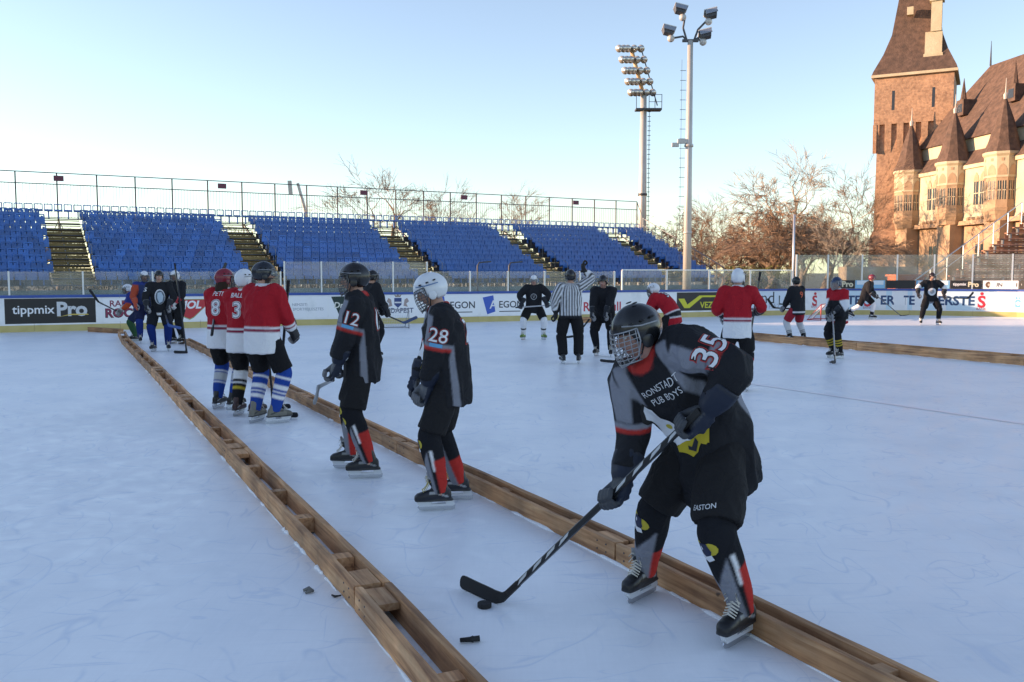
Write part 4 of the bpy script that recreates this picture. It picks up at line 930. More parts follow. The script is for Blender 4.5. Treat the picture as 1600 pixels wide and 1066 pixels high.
def add_skate(par, ankle, yaw, pitch, roll, meshes):
    s_ = link('skate', meshes[0], par); s_.location = (ankle[0], ankle[1], ankle[2] - .17); s_.rotation_euler = (roll, pitch, yaw)
    for nm, me in zip(('blade_holder', 'blade', 'laces'), meshes[1:]): link(nm, me, s_)
    return s_
# ---- glove in a hand frame: x along the hand, y along the gripped shaft, z out of the back of the hand
def glove(par, grip, x, y, c1, c2, cuff=.17, size=1.0, vox=.006, text=None):
    x, y = V(x).normalized(), V(y); y = (y - x * y.dot(x)).normalized(); z = x.cross(y)
    M3 = Matrix((x, y, z)).transposed(); M = Matrix.Translation(V(grip)) @ M3.to_4x4() @ Matrix.Scale(size, 4) @ Matrix.Translation((-.082, 0, .028))
    mb = MB(); T = lambda p: M @ V(p)
    ax = [M3 @ V((0, 1, 0))] * 9, [M3 @ V((0, 0, 1))] * 9
    def el(cs, rx, ry, sq=.75): eloft(mb, [T(c) for c in cs], ax[0][:len(cs)], ax[1][:len(cs)], [r * size for r in rx], [r * size for r in ry], 14, sq)
    el([(-cuff, 0, 0), (-cuff * .6, 0, .002), (-.035, 0, .002), (-.01, 0, .003)], [.074, .072, .058, .048], [.066, .064, .050, .036])
    el([(-.03, 0, .004), (.02, 0, .008), (.085, 0, .008)], [.044, .052, .050], [.030, .033, .026])
    for j in range(3): el([(.005 + j * .03, -.05, .036), (.005 + j * .03, .05, .036)], [.001, .001], [.001, .001])
    for j in range(3):
        mb.tube([T((.0 + j * .03, -.043, .032)), T((.0 + j * .03, 0, .040)), T((.0 + j * .03, .043, .032))], .0155 * size, 8)
    for i, yy in enumerate((-.039, -.013, .013, .039)):
        l = (.9, 1.0, 1.03, .95)[i]
        for q0, q1, r0, r1 in (((.08, yy, .010), (.08 + .048 * l, yy, .000), .0165, .0155), ((.084 + .048 * l, yy, -.006), (.080 + .046 * l, yy, -.042), .0150, .0145), ((.076 + .044 * l, yy, -.050), (.062, yy, -.060), .0138, .012)):
            mb.tube([T(q0), T(q0).lerp(T(q1), .5), T(q1)], [r0 * size * .9, r0 * size * 1.06, r1 * size * .9], 8)
    mb.tube([T((.005, .046, -.004)), T((.045, .064, -.022)), T((.078, .058, -.044)), T((.092, .036, -.056))], [.021 * size, .019 * size, .017 * size, .013 * size], 8)
    me = remesh(mb, vox * size, 1, .5); co = coords(me); Mi = M.inverted(); L = np.array([(Mi @ V(p))[:] for p in co]) if len(co) < 60000 else co
    C = np.tile(np.array(c1), (len(co), 1)); palm = (L[:, 2] < -.012) & (L[:, 0] > -.01); C[palm] = c2
    gap = (L[:, 0] > .09) & (L[:, 2] > -.03) & (np.abs(((L[:, 1] + .026) / .026) % 1.0 - .0) < .10); C[gap] = np.array(c2) * .9
    C[(np.abs(L[:, 0] + cuff - .012) < .008)] = np.array(c1) * .5 + np.array(c2) * .3
    setcol(me, C); g = link('glove', me, par, m_glove)
    if text: project(g, me, text, T((-cuff * .55, 0, 0)), -(M3 @ V((1, 0, 0))) if text[4] else (M3 @ V((0, 1, 0))), M3 @ V((0, 0, 1)))
    return M @ V((-cuff, 0, 0)), g
def project(par, me, spec, c, up, n, depth=.3, bvh=None):
    "print flat lettering (string or 2-D shape) onto a garment; spec = (what, size, colour, bold, flag, layer)"
    up, n = V(up), V(n).normalized(); up = (up - n * up.dot(n)).normalized(); right = up.cross(n); c = V(c)
    what, size, col, bold = spec[:4]; lay = spec[5] if len(spec) > 5 else 0
    vf = text2d(what, size, bold, spec[6] if len(spec) > 6 else 0) if isinstance(what, str) else ([(x * size, y * size) for x, y in what[0]], what[1])
    ys = [q[1] for q in vf[0]]; xs = [q[0] for q in vf[0]]
    if isinstance(what, str): vf = ([(x - (max(xs) + min(xs)) / 2, y - (max(ys) + min(ys)) / 2) for x, y in vf[0]], vf[1])
    v, f = fine(*vf, .022); bvh = bvh or BVHTree.FromPolygons([q.co for q in me.vertices], [p.vertices for p in me.polygons])
    out, ok = [], []
    for x, y in v:
        h = bvh.ray_cast(c + right * x + up * y + n * depth, -n, depth * 2)
        ok.append(h[0] is not None and h[1].dot(n) > .05); out.append(h[0] + h[1].lerp(n, .5) * (.0025 + .0016 * lay) if h[0] is not None else V((0, 0, 0)))
    f = [q for q in f if all(ok[i] for i in q)]
    if not f: return None
    used = sorted({i for q in f for i in q}); ix = {u: k for k, u in enumerate(used)}
    o = MB().add([out[i] for i in used], [tuple(ix[i] for i in q) for q in f]).build('lettering', plain(col, .75), par, True, False)
    return o
# ---- head, helmet
def head_into(mb, M, detail=True):
    nu, nv = 28, 20; vs = []; fs = []
    def shp(th, ph):
        x, y, z = math.sin(th) * math.cos(ph), math.sin(th) * math.sin(ph), math.cos(th)
        X, Y, Z = .097 * x, .077 * y, .118 * z
        if Z < -.02:
            k = min((-.02 - Z) / .098, 1); Y *= 1 - .30 * k; X = X * (1 - .10 * k) + .016 * k
        if x > .3: X -= .010 * (x - .3)
        if x > 0:
            for sy in (-1, 1):
                d = ((Y - sy * .032) / .018) ** 2 + ((Z - .008) / .013) ** 2; X -= .013 * math.exp(-d)
            X += .007 * math.exp(-((Z - .030) / .010) ** 2) * math.exp(-(Y / .05) ** 2)
            X -= .006 * math.exp(-((Z + .062) / .006) ** 2) * math.exp(-(Y / .024) ** 2)
            X += .006 * math.exp(-((Z + .075) / .009) ** 2) * math.exp(-(Y / .02) ** 2) + .006 * math.exp(-((Z + .05) / .008) ** 2) * math.exp(-(Y / .022) ** 2)
        return V((X, Y, Z))
    for j in range(1, nv):
        for i in range(nu): vs.append(M @ shp(math.pi * j / nv, 2 * math.pi * i / nu))
    vs += [M @ shp(0, 0), M @ shp(math.pi, 0)]; T, B = len(vs) - 2, len(vs) - 1
    for j in range(nv - 2):
        for i in range(nu): a, b = j * nu + i, j * nu + (i + 1) % nu; fs.append((a, a + nu, b + nu, b))
    for i in range(nu): fs.append((T, i, (i + 1) % nu)); fs.append((B, (nv - 2) * nu + (i + 1) % nu, (nv - 2) * nu + i))
    mb.add(vs, fs)
    mb.tube([M @ V((.085, 0, .022)), M @ V((.102, 0, -.005)), M @ V((.113, 0, -.026)), M @ V((.092, 0, -.036))], [.008, .0115, .0155, .010], 8)
    for s_ in (-1, 1): mb.ell(M @ V((-.005, s_ * .078, -.005)), (.02, .012, .032), M.to_3x3())
def helmet(par, M, col, kind='cage', wire=None, trim=None, deco=True, nearby=False):
    nu, nv = 36, 14; rx, ry, rz_ = .123, .101, .126; o = (-.006, 0, .022)
    def low(ph):           # lower rim height by direction: brow in front, over the ear, nape
        c = math.cos(ph); return .028 if c > .55 else (-.035 if c > -.2 else -.075) if abs(c - .55) > .22 else .028 - (.77 - c) / .44 * .063 if c < .77 else .028
    def shell(k, grow=0.0):
        vs = []
        for j in range(nv + 1):
            for i in range(nu):
                ph = 2 * math.pi * i / nu; zl = low(ph) - o[2]; z0 = max(min(zl / rz_, .98), -.98); th = (math.acos(z0)) * (j / nv); st = math.sin(th)
                b = 1.0 + .05 * max(0, math.cos(ph * 2)) * (st ** 2) + (.045 if abs(math.sin(ph)) < .28 and st > .2 else 0) - (.03 if .42 < abs(math.sin(ph)) < .58 and st > .35 else 0)
                back = 1.06 if math.cos(ph) < -.3 else 1.0
                vs.append(V((o[0] + (rx + grow) * b * back * st * math.cos(ph), (ry + grow) * b * st * math.sin(ph), o[2] + (rz_ + grow) * math.cos(th) * 1.0)))
        return vs
    outer, inner = shell(0), shell(0, -.012); n = nu; fs = []
    L = len(outer)
    for j in range(nv):
        for i in range(nu):
            a, b = j * n + i, j * n + (i + 1) % n; fs.append((a, a + n, b + n, b)); fs.append((a + L, b + L, b + n + L, a + n + L))
    for i in range(nu): a, b = nv * n + i, nv * n + (i + 1) % n; fs.append((a, a + L, b + L, b))
    me = MB().add([M @ v for v in outer + inner], fs).mesh('helmet', True); C = np.tile(np.array(col), (2 * L, 1)); C[L:] = (.02, .02, .022); setcol(me, C); me.materials.append(m_shell)
    H = link('helmet', me, par)
    for s_ in (-1, 1):       # ear guard and side vents
        MB().ell(M @ V((-.005, s_ * .094, -.03)), (.032, .008, .038), M.to_3x3()).build('ear_guard', plain(col if nearby else tuple(c * .8 for c in col), .3), H, True)
        for a in (.06, .0, -.06):
            MB().ell(M @ V((a, s_ * (.101 if a == 0 else .094), .075)), (.014, .012, .006), M.to_3x3(), 8, 5).build('vent', plain((.01, .01, .012), .6), H, True)
        MB().tube([M @ V((.01, s_ * .088, -.03)), M @ V((.035, s_ * .075, -.085)), M @ V((.05, s_ * .03, -.125)), M @ V((.055, 0, -.13))], .005, 5, flat=.4).build('chin_strap', m_strap, H, True)
        if deco: MB().tube([M @ V((.095, s_ * .062, .07)), M @ V((.02, s_ * .114, .055)), M @ V((-.08, s_ * .10, .045))], .004, 5).build('trim', plain(trim or (.25, .26, .28), .4), H, True)
    for y in (-.03, .03): MB().ell(M @ V((-.02, y, .152)), (.018, .006, .004), M.to_3x3(), 8, 5).build('vent', plain((.01, .01, .012), .6), H, True)
    w = wire or m_wire
    if kind == 'cage':
        mb = MB(); f = lambda a, z: M @ V((.028 + (.112 - .018 * ((z + .05) / .09) ** 2) * math.cos(a), .104 * math.sin(a) * (1 - .28 * max(0, (-.02 - z) / .11)), z + .012 * abs(math.sin(a))))
        zs = np.linspace(.035, -.125, 8); rr_ = .0026 if nearby else .0036
        for z in zs: mb.tube([f(a, z) for a in np.linspace(-1.45, 1.45, 15)], rr_ * (1.5 if z in (zs[0], zs[-1]) else 1), 5)
        for a in np.linspace(-1.35, 1.35, 10): mb.tube([f(a, z) for z in np.linspace(.035, -.125, 9)], rr_, 5)
        mb.tube([f(a, z) for a, z in ((-1.45, .035), (-1.5, -.03), (-1.3, -.1), (-.6, -.13), (0, -.135), (.6, -.13), (1.3, -.1), (1.5, -.03), (1.45, .035))], rr_ * 1.7, 6); mb.build('face_cage', w, H, True)
        MB().ell(M @ V((.075, 0, -.122)), (.032, .035, .016), M.to_3x3()).build('chin_cup', plain((.25, .26, .28) if not wire else (.03, .03, .03), .5), H, True)
    elif kind == 'visor':
        mb = MB(); rings = []
        for a in np.linspace(-1.25, 1.25, 14): rings.append([M @ V((.024 + r * math.cos(a), r * .98 * math.sin(a), z)) for r, z in ((.113, .045), (.122, -.015), (.118, -.015), (.109, .045))])
        mb.loft(rings).build('visor', m_visor, H, True)
    return H
# ---- the figure
def person(name, label, at, heading, tm, scale=1.0, lean=5, bend=0, twist=0, side=0, head=(0, 0), pelvis=(0, 0), hz=1.02, feet=((.02, .13, 8), (.02, -.13, -8)), hands=(None, None), elbows=((-.5, .6, -.3), (-.5, -.6, -.3)), texts=(), vox=.016, fat=1.0, group=None):
    root = empty('person', (at[0], at[1], 0), R(heading), label, 'person', group); root.scale = (scale,) * 3
    near = vox < .011; rotY = lambda a: Matrix.Rotation(a, 3, 'Y'); rotZ = lambda a: Matrix.Rotation(a, 3, 'Z'); rotX = lambda a: Matrix.Rotation(a, 3, 'X')
    p0 = V((pelvis[0], pelvis[1], hz)); B1 = rotX(R(-side) * .5) @ rotY(R(lean) * .55); B2 = rotX(R(-side)) @ rotY(R(lean)) @ rotZ(R(twist * .6)); B3 = rotX(R(-side)) @ rotY(R(lean + bend)) @ rotZ(R(twist))
    up1, up2, up3 = B1 @ V((0, 0, 1)), B2 @ V((0, 0, 1)), B3 @ V((0, 0, 1)); fw, lf = B3 @ V((1, 0, 0)), B3 @ V((0, 1, 0))
    p1 = p0 + up1 * .20; p2 = p1 + up2 * .20; p3 = p2 + up3 * .15
    shL, shR = p3 + lf * .185 - up3 * .045, p3 - lf * .185 - up3 * .045
    BH = rotZ(R(heading * 0 + twist * .5 + head[0])) @ rotY(R(head[1])); hu = BH @ V((0, 0, 1)); hc = p3 + (up3 * .6 + hu * .4).normalized() * .060 + hu * .100 + fw * .014
    MH = Matrix.Translation(hc) @ BH.to_4x4()
    # legs
    hipL, hipR = p0 + V((0, .10, -.02)), p0 + V((0, -.10, -.02)); ank, kn = [], []
    for hip, ft, s_ in ((hipL, feet[0], 1), (hipR, feet[1], -1)):
        z = ft[3] if len(ft) > 3 else 0.0; a = V((ft[0], ft[1], .17 + z)); yw = R(ft[2]); k, a2 = ik(hip, a, .45, .43, V((math.cos(yw), math.sin(yw) + .12 * s_, .1))); ank.append(a2); kn.append(k)
    # arms
    arm = []
    for sh, hd_, el, s_ in ((shL, hands[0], elbows[0], 1), (shR, hands[1], elbows[1], -1)):
        if hd_ is None: hd_ = dict(grip=tuple(sh + V((.06, s_ * .12, -.60))), x=(.15, 0, -1), y=(1, 0, 0))
        gp = V(hd_['grip']); xx = V(hd_.get('x', (gp - sh))); yy = V(hd_.get('y', (1, 0, 0)))
        if hd_.get('auto', 'x' not in hd_):
            wr = gp; e, _ = ik(sh, gp, .30, .33, el); xx = gp - e
        xx.normalize(); yo = (yy - xx * yy.dot(xx)).normalized(); wr = gp - xx * .092 + xx.cross(yo) * .031
        e, w_ = ik(sh, wr, .30, .265, el)
        arm.append((sh, e, w_, xx, yy, gp + (w_ - wr)))
    # body: head, neck, trunk and limbs as one skin
    mb = MB(); head_into(mb, MH); limb(mb, [p3 - up3 * .05, hc - hu * .05 - (BH @ V((1, 0, 0))) * .012], [.066, .056])
    eloft(mb, [p0 - V((0, 0, .06)), p0 + up1 * .06, p1, p2, p3 - up3 * .02], [V((0, 1, 0)), V((0, 1, 0)), lf, lf, lf], [V((1, 0, 0)), B1 @ V((1, 0, 0)), B2 @ V((1, 0, 0)), fw, fw], [.15, .16, .145, .17, .10], [.10, .105, .10, .11, .07])
    for (sh, e, w_, xx, yy, gp), lft in zip(arm, (1, -1)): limb(mb, [sh, e, w_, w_ + xx * .02], [.055, .042, .028, .022])
    for hip, k, a in zip((hipL, hipR), kn, ank): limb(mb, [hip, k, a, a - V((0, 0, .05))], [.085, .058, .042, .04])
    bme = remesh(mb, .007 if near else .012, 1); co = coords(bme); L = (co - np.array(hc)) @ np.array(BH)
    sk = np.array(tm.get('skin', (.44, .25, .18))); C = np.tile(sk, (len(co), 1)); hair = np.array(tm.get('hair', (.035, .022, .015)))
    hd_m = np.linalg.norm(L / np.array([.12, .1, .14]), axis=1) < 1.15
    C[hd_m & ((L[:, 2] > .06) | ((L[:, 0] < -.01) & (L[:, 2] > -.06)))] = hair
    if tm.get('beard'): C[hd_m & (L[:, 2] < -.035) & (L[:, 0] > .005)] = hair
    lip = hd_m & (np.abs(L[:, 2] + .062) < .010) & (np.abs(L[:, 1]) < .024) & (L[:, 0] > .07); C[lip] = sk * np.array([.85, .55, .55])
    brow = hd_m & (np.abs(L[:, 2] - .030 + .1 * np.abs(np.abs(L[:, 1]) - .03)) < .006) & (np.abs(np.abs(L[:, 1]) - .032) < .02) & (L[:, 0] > .06); C[brow] = hair
    setcol(bme, C); body = link('body', bme, root, m_skin)
    for s_ in (-1, 1):
        ey = MB().ell(MH @ V((.079, s_ * .032, .008)), (.011, .0125, .009), BH, 10, 8).build('eye', plain((.65, .63, .6), .25), body, True); MB().ell(MH @ V((.0885, s_ * .032, .008)), (.003, .005, .005), BH, 8, 6).build('iris', plain((.05, .04, .03), .2), body, True)
    if tm.get('long_hair'):
        mh = MB(); 
        for a in np.linspace(-1.3, 1.3, 9):
            mh.tube([MH @ V((-.085 * math.cos(a), .075 * math.sin(a), -.03)), MH @ V((-.10 * math.cos(a), .085 * math.sin(a), -.10)), MH @ V((-.095 * math.cos(a) - .02, .09 * math.sin(a), -.19))], [.025, .03, .012], 7)
        hm_ = remesh(mh, .01, 2); setcol(hm_, np.tile(hair, (len(hm_.vertices), 1))); link('hair', hm_, root, m_cloth)
    # jersey
    f_ = fat; hem = tm.get('hem', .20); mb = MB(); fx0 = B1 @ V((1, 0, 0)); fx1 = B2 @ V((1, 0, 0)); lf1 = (B2 @ V((0, 1, 0))); l0 = V((0, 1, 0)).lerp(lf1, .4)
    dn = V((0, 0, -1)).lerp(-up1, .35).normalized()
    eloft(mb, [p0 + dn * hem, p0 + dn * hem * .5, p0 + up1 * .03, p1, p2, p3 - up3 * .055, p3 - up3 * .002, p3 + up3 * .035], [l0, l0, l0, lf1, lf, lf, lf, lf], [fx0, fx0, fx0, fx1, fw, fw, fw, fw],
          [.218 * f_, .218 * f_, .216 * f_, .214 * f_, .226 * f_, .205, .125, .078], [.165 * f_, .165 * f_, .162 * f_, .158 * f_, .160 * f_, .125, .090, .075], 24, .88)
    sl = []
    for (sh, e, w_, xx, yy, gp), s_ in zip(arm, (1, -1)):
        cuff = w_.lerp(e, .26); root_ = sh - lf * (s_ * .06) - up3 * .03; limb(mb, [root_, sh, e, cuff], [.105, .108 * f_, .086 * f_, .068 * f_], 16); sl.append([tuple(sh), tuple(e), tuple(cuff)])
        mb.ell(sh + lf * s_ * .012 + up3 * .006, (.10, .10, .078), B3)
    jm = remesh(mb, vox, 4); folds(jm, (.030 if near else .018), freq=8.5, seed=sum(map(ord, name)) % 97 * .37)
    co0 = coords(jm)
    def paint(co):
        P2 = np.array(p2); TL, DL = poly_t(co, sl[0]); TR, DR = poly_t(co, sl[1]); tt, dt = poly_t(co, [tuple(p0 + dn * hem), tuple(p0), tuple(p1), tuple(p2), tuple(p3)])
        lat = (co - P2) @ np.array(lf); fwd = (co - P2) @ np.array(fw)
        part = np.zeros(len(co), int); part[(DL - .10 < dt - .19) & (TL > .0) & (lat > .12)] = 1; part[(DR - .10 < dt - .19) & (lat < -.12)] = 2
        relp = co - (np.array(p0)[None] + 0); ang = np.degrees(np.arctan2((co - np.array(p0)) @ np.array(lf), (co - np.array(p1)) @ np.array(fx1)))
        D = dict(part=part, t=tt, sl=np.where(part == 1, TL, TR), ang=ang, lat=lat, fwd=fwd, co=co, up=(co - np.array(p3)) @ np.array(up3), sang=None)
        ca = np.zeros(len(co))
        for k, (sh, e, w_, xx, yy, gp) in ((1, arm[0]), (2, arm[1])):
            ax = (e - sh).normalized(); a1 = np.array((fw - ax * fw.dot(ax)).normalized()); a2 = np.cross(np.array(ax), a1); q = co - np.array(sh); v_ = np.arctan2(q @ a2, q @ a1); ca[part == k] = v_[part == k]
        D['sang'] = ca
        return tm['jersey'](D)
    setcol(jm, aa(paint, co0, vox)); J = link('jersey', jm, root, m_cloth); bvh = BVHTree.FromPolygons([q.co for q in jm.vertices], [p.vertices for p in jm.polygons])
    if tm.get('collar'):
        cm = MB(); rings = []
        for a in np.linspace(0, 2 * math.pi, 25)[:-1]:
            dz = -.045 * max(0, math.cos(a)) ** 3; rr_ = 1.0
            rings.append([p3 + up3 * (.022 + dz) + lf * (.094 * math.sin(a)) + fw * (.090 * math.cos(a) + .004), p3 + up3 * (.052 + dz) + lf * (.080 * math.sin(a)) + fw * (.078 * math.cos(a) + .006), p3 + up3 * (.046 + dz) + lf * (.070 * math.sin(a)) + fw * (.068 * math.cos(a) + .006), p3 + up3 * (.0 + dz) + lf * (.08 * math.sin(a)) + fw * (.076 * math.cos(a) + .004)])
        rings.append(rings[0]); cm.loft(rings, cap=False).build('collar', plain(tm['collar'], .85), J, True)
    for spec in texts:
        wh = spec[0]; s_ = spec[1:]; off = s_[-1] if isinstance(s_[-1], dict) else {}; s_ = [q for q in s_ if not isinstance(q, dict)]
        if wh in ('back', 'chest'):
            n = -fw if wh == 'back' else fw; c = p2 + lf * off.get('x', 0) + up3 * off.get('y', 0); n = (n + lf * off.get('nx', 0)).normalized(); u_ = up3 + lf * off.get('tilt', 0)
        else:
            sh, e = arm[0 if wh == 'armL' else 1][:2]; u_ = (sh - e).normalized(); n = (lf if wh == 'armL' else -lf) + fw * off.get('nf', 0) + up3 * off.get('nu', .15); c = sh.lerp(e, off.get('k', .45)); n = (n - u_ * n.dot(u_)).normalized()
            if 'world' in off: n = V(off['world']).normalized()
        project(J, jm, s_, c, u_, n, off.get('depth', .27), bvh)
    # shorts
    mb = MB(); sb = tm.get('short', .86)
    eloft(mb, [p0 + up1 * .10, p0, p0 - V((0, 0, .09))], [V((0, 1, 0))] * 3, [B1 @ V((1, 0, 0))] * 3, [.165, .184, .18], [.125, .138, .135], 20, .9)
    for hip, k, s_ in ((hipL, kn[0], 1), (hipR, kn[1], -1)): limb(mb, [hip + V((0, 0, .03)), hip.lerp(k, .5), hip.lerp(k, sb + .05)], [.106, .118 * tm.get('leg', 1.04), .108 * tm.get('leg', 1.04)], 16)
    if tm.get('trousers'):
        for k, a in zip(kn, ank): limb(mb, [k, k.lerp(a, .6), a + V((0, 0, .02))], [.105, .10, .095], 16)
    pm_ = remesh(mb, max(vox, .012), 4); folds(pm_, .012, freq=9, seed=3.3); co = coords(pm_); C = np.tile(np.array(tm.get('pants', (.012, .012, .014))), (len(co), 1))
    if 'pantspaint' in tm: C = tm['pantspaint'](C, co, kn, p0)
    setcol(pm_, C); S = link('shorts' if not tm.get('trousers') else 'trousers', pm_, root, m_cloth)
    for spec in tm.get('pants_text', ()):
        k, hip = (kn[0], hipL) if spec[0] == 'L' else (kn[1], hipR); project(S, pm_, spec[1:5], hip.lerp(k, .66) + V((0, spec[5], 0)), (hip - k), V(spec[6]), .3)
    # socks
    if not tm.get('trousers'):
        for k, a, hip, s_ in zip(kn, ank, (hipL, hipR), (1, -1)):
            mb = MB(); limb(mb, [hip.lerp(k, .72), k, k.lerp(a, .35), k.lerp(a, .75), a + V((.004, 0, -.03))], [.086, .092, .088, .074, .056], 16); mb.ell(k + (a - k) * .05 + V((.03, 0, 0)), (.06, .066, .08))
            d = (a - k).normalized(); sv = .009 if near else max(vox * .8, .012); so = remesh(mb, sv, 3); folds(so, .006, freq=12, seed=s_); co = coords(so)
            fx = V((1, 0, 0)) - d * d.x; fx.normalize(); ly = d.cross(fx) * -1
            def kp(co):
                q = co - np.array(k); return tm['sock']((q @ np.array(d)) / (a - k).length, np.degrees(np.arctan2(q @ np.array(ly), q @ np.array(fx))) * s_)
            setcol(so, aa(kp, co, sv)); K = link('sock', so, root, m_sock)
            if tm.get('knee_mark'):
                bv = BVHTree.FromPolygons([q_.co for q_ in so.vertices], [p_.vertices for p_ in so.polygons])
                for sp in tm['knee_mark']: project(K, so, sp, k + (a - k) * .12, -d, fx, .2, bv)
    ms = skate_meshes(*tm.get('skate', ((.015, .016, .02), (.30, .31, .32), m_lace)))
    for k, a, ft in zip(kn, ank, feet):
        z = ft[3] if len(ft) > 3 else 0; add_skate(root, a, R(ft[2]), R(ft[4]) if len(ft) > 4 else 0, R(ft[5]) if len(ft) > 5 else 0, ms)
    # gloves
    for i, (sh, e, w_, xx, yy, gp) in enumerate(arm):
        glove(root, gp, xx, yy if i == 0 else yy, tm.get('glove', (.012, .014, .02)), tm.get('palm', (.25, .25, .26)), cuff=.15 if not tm.get('thin_glove') else .08, size=1.1, vox=.007 if near else .011, text=tm.get('glove_text'))
    if tm.get('helmet') is not None: helmet(root, MH, tm['helmet'], tm.get('face', 'cage'), tm.get('wire'), tm.get('trim'), True, near)
    M = Matrix.Translation(root.location) @ Matrix.Rotation(R(heading), 4, 'Z') @ Matrix.Scale(scale, 4)
    return dict(root=root, M=M, arm=arm, MH=MH, J=J, jm=jm, bvh=bvh, fw=fw, lf=lf, up=up3, p2=p2, p3=p3)
# ---- sticks are things of their own
def stick(label, top, heel, toe, col=(.02, .02, .024), blade=(.012, .012, .014), h=.065, marks=None, grip=True, flip=1):
    top, heel, toe = V(top), V(heel), V(toe); o = empty('hockey_stick', (heel.x, heel.y, 0), 0, label, 'hockey stick', 'hockey sticks'); B = -V((heel.x, heel.y, 0)); d = (top - heel).normalized(); bd = (toe - heel); BL = bd.length; bd.normalize()
    nrm = d.cross(bd).normalized(); wv = nrm.cross(d).normalized()
    def bar(p, q, a, b): return [[x + B + nrm * (s1 * b) + wv * (s2 * a) for s1, s2 in ((-.7, -1), (.7, -1), (1, -.7), (1, .7), (.7, 1), (-.7, 1), (-1, .7), (-1, -.7))] for x in (p, q)]
    j = heel + d * .10; sh = MB(); L = (top - heel).length; sh.loft(bar(j, j + d * .2, .0145, .0095)[:1] + bar(j + d * .15, top, .0155, .0105)); S = sh.build('shaft', plain(col, .3), o)
    if grip:
        mb = MB().loft(bar(top - d * .14, top, .018, .0135)); mb.build('grip_tape', plain((.02, .02, .02), .9), o)
    rings = []; side_ = nrm * flip; up_ = (d - bd * d.dot(bd)).normalized(); w2 = (bd - d * bd.dot(d)).normalized(); pl = lambda a, b: bd * a + up_ * b
    pairs = [(d * .20 - w2 * .0165, d * .20 + w2 * .0165), (d * .10 - w2 * .0170, d * .10 + w2 * .0175), (d * .045 - w2 * .018, d * .07 + w2 * .026), (pl(-.022, .010), pl(.030, h * .92)), (pl(.004, .001), pl(.055, h * .95))]
    for t in (.25, .4, .55, .7, .82): pairs.append((pl(BL * t, 0), pl(BL * t + .012, h * (.95 + .08 * t))))
    pairs += [(pl(BL * .92, .001), pl(BL * .95, h * .98)), (pl(BL * .98, h * .14), pl(BL * .99, h * .80)), (pl(BL, h * .36), pl(BL * 1.003, h * .58))]
    for k, (lo, hi) in enumerate(pairs):
        t = max(0.0, (lo.dot(bd) + hi.dot(bd)) / 2 / BL); c = heel + B + side_ * (.028 * t * t); th = .0095 if k < 3 else .006; rings.append([c + lo - side_ * th, c + lo + side_ * th, c + hi + side_ * th, c + hi - side_ * th])
    MB().loft(rings).build('blade', plain(blade, .75), o)
    if marks:
        for k0, k1, colr, w_ in marks:
            a, b = heel + d * (L * k0), heel + d * (L * k1)
            for sg in (-1, 1):
                MB().add([x + B + nrm * (sg * .0108) + wv * (s2 * .0155 * w_) for x, s2 in ((a, -.9), (b, -.2), (b + d * .02, .9), (a + d * .03, .5))], [(0, 1, 2, 3)]).build('print', plain(colr, .35), S, fix=False)
    return o

# ---- team colours
BK = np.array((.016, .017, .021)); GR = np.array((.22, .23, .27)); RD = np.array((.42, .035, .03)); WH = np.array((.72, .73, .76)); RED2 = np.array((.36, .012, .022)); MAR = np.array((.22, .012, .04))
def full(D, c): return np.tile(np.array(c, float), (len(D['t']), 1))
def j_black(D):
    C = full(D, BK); to = D['part'] == 0; sl = D['part'] > 0; a = np.abs(D['ang'])
    C[to & (np.abs(a - 97) < 5 + 3 * (1 - D['t'])) & (D['t'] < .70)] = GR
    C[to & (D['fwd'] > .02) & (D['up'] > -.36 + .0) & (np.abs(np.abs(D['lat']) - (.15 + .16 * np.clip(-D['up'] - .05, -.05, .4))) < .035) ] = GR
    C[sl & (D['sl'] < .42) & (D['sang'] * np.where(D['part'] == 1, 1, -1) > -.9) & (D['sang'] * np.where(D['part'] == 1, 1, -1) < .25)] = GR
    C[sl & (D['sl'] > .40)] = BK; C[sl & (D['sl'] > .41) & (D['sl'] < .47)] = GR; C[sl & (D['sl'] >= .47) & (D['sl'] < .525)] = RD
    C[(D['up'] > .0) & to & (np.hypot(D['lat'], D['fwd']) < .105)] = RD
    return C
def j_red(D):
    C = full(D, RED2); to = D['part'] == 0; t = D['t']; sl = D['part'] > 0
    C[to & (t < .33)] = WH; C[to & (t > .345) & (t < .375)] = MAR; C[to & (t >= .375) & (t < .405)] = WH; C[to & (t > .33) & (t <= .345)] = MAR
    C[sl & (D['sl'] > .80)] = WH; C[sl & (D['sl'] > .86) & (D['sl'] < .90)] = MAR; return C
def j_plain(c, band=None, sleeve=None):
    def f(D):
        C = full(D, c)
        if band: C[(D['part'] == 0) & (D['t'] > band[0]) & (D['t'] < band[1])] = band[2]
        if sleeve: C[(D['part'] > 0) & (D['sl'] > sleeve[0]) & (D['sl'] < sleeve[1])] = sleeve[2]
        return C
    return f
def j_ref(D):
    C = full(D, WH); to = D['part'] == 0; s_ = np.where(to, np.radians(D['ang']) * .205, D['sang'] * .09); C[(np.floor(s_ / .032) % 2) == 0] = BK; C[to & (D['t'] < .08)] = BK; return C
def j_30(D):
    C = full(D, RED2); to = D['part'] == 0; t = D['t']; C[to & (t > .20) & (t < .23)] = WH; C[to & (t >= .23) & (t < .33)] = BK; C[to & (t >= .33) & (t < .36)] = WH; C[(D['part'] > 0) & (D['sl'] > .62) & (D['sl'] < .68)] = WH; C[(D['part'] > 0) & (D['sl'] >= .68) & (D['sl'] < .84)] = BK; return C
def j_17(D):
    C = full(D, BK); to = D['part'] == 0; C[(D['up'] > -.20)] = RED2; C[(D['part'] > 0) & (D['sl'] > .35) & (D['sl'] < .75)] = WH; C[to & (D['t'] < .09)] = RED2; C[to & (D['t'] > .09) & (D['t'] < .13)] = WH; return C
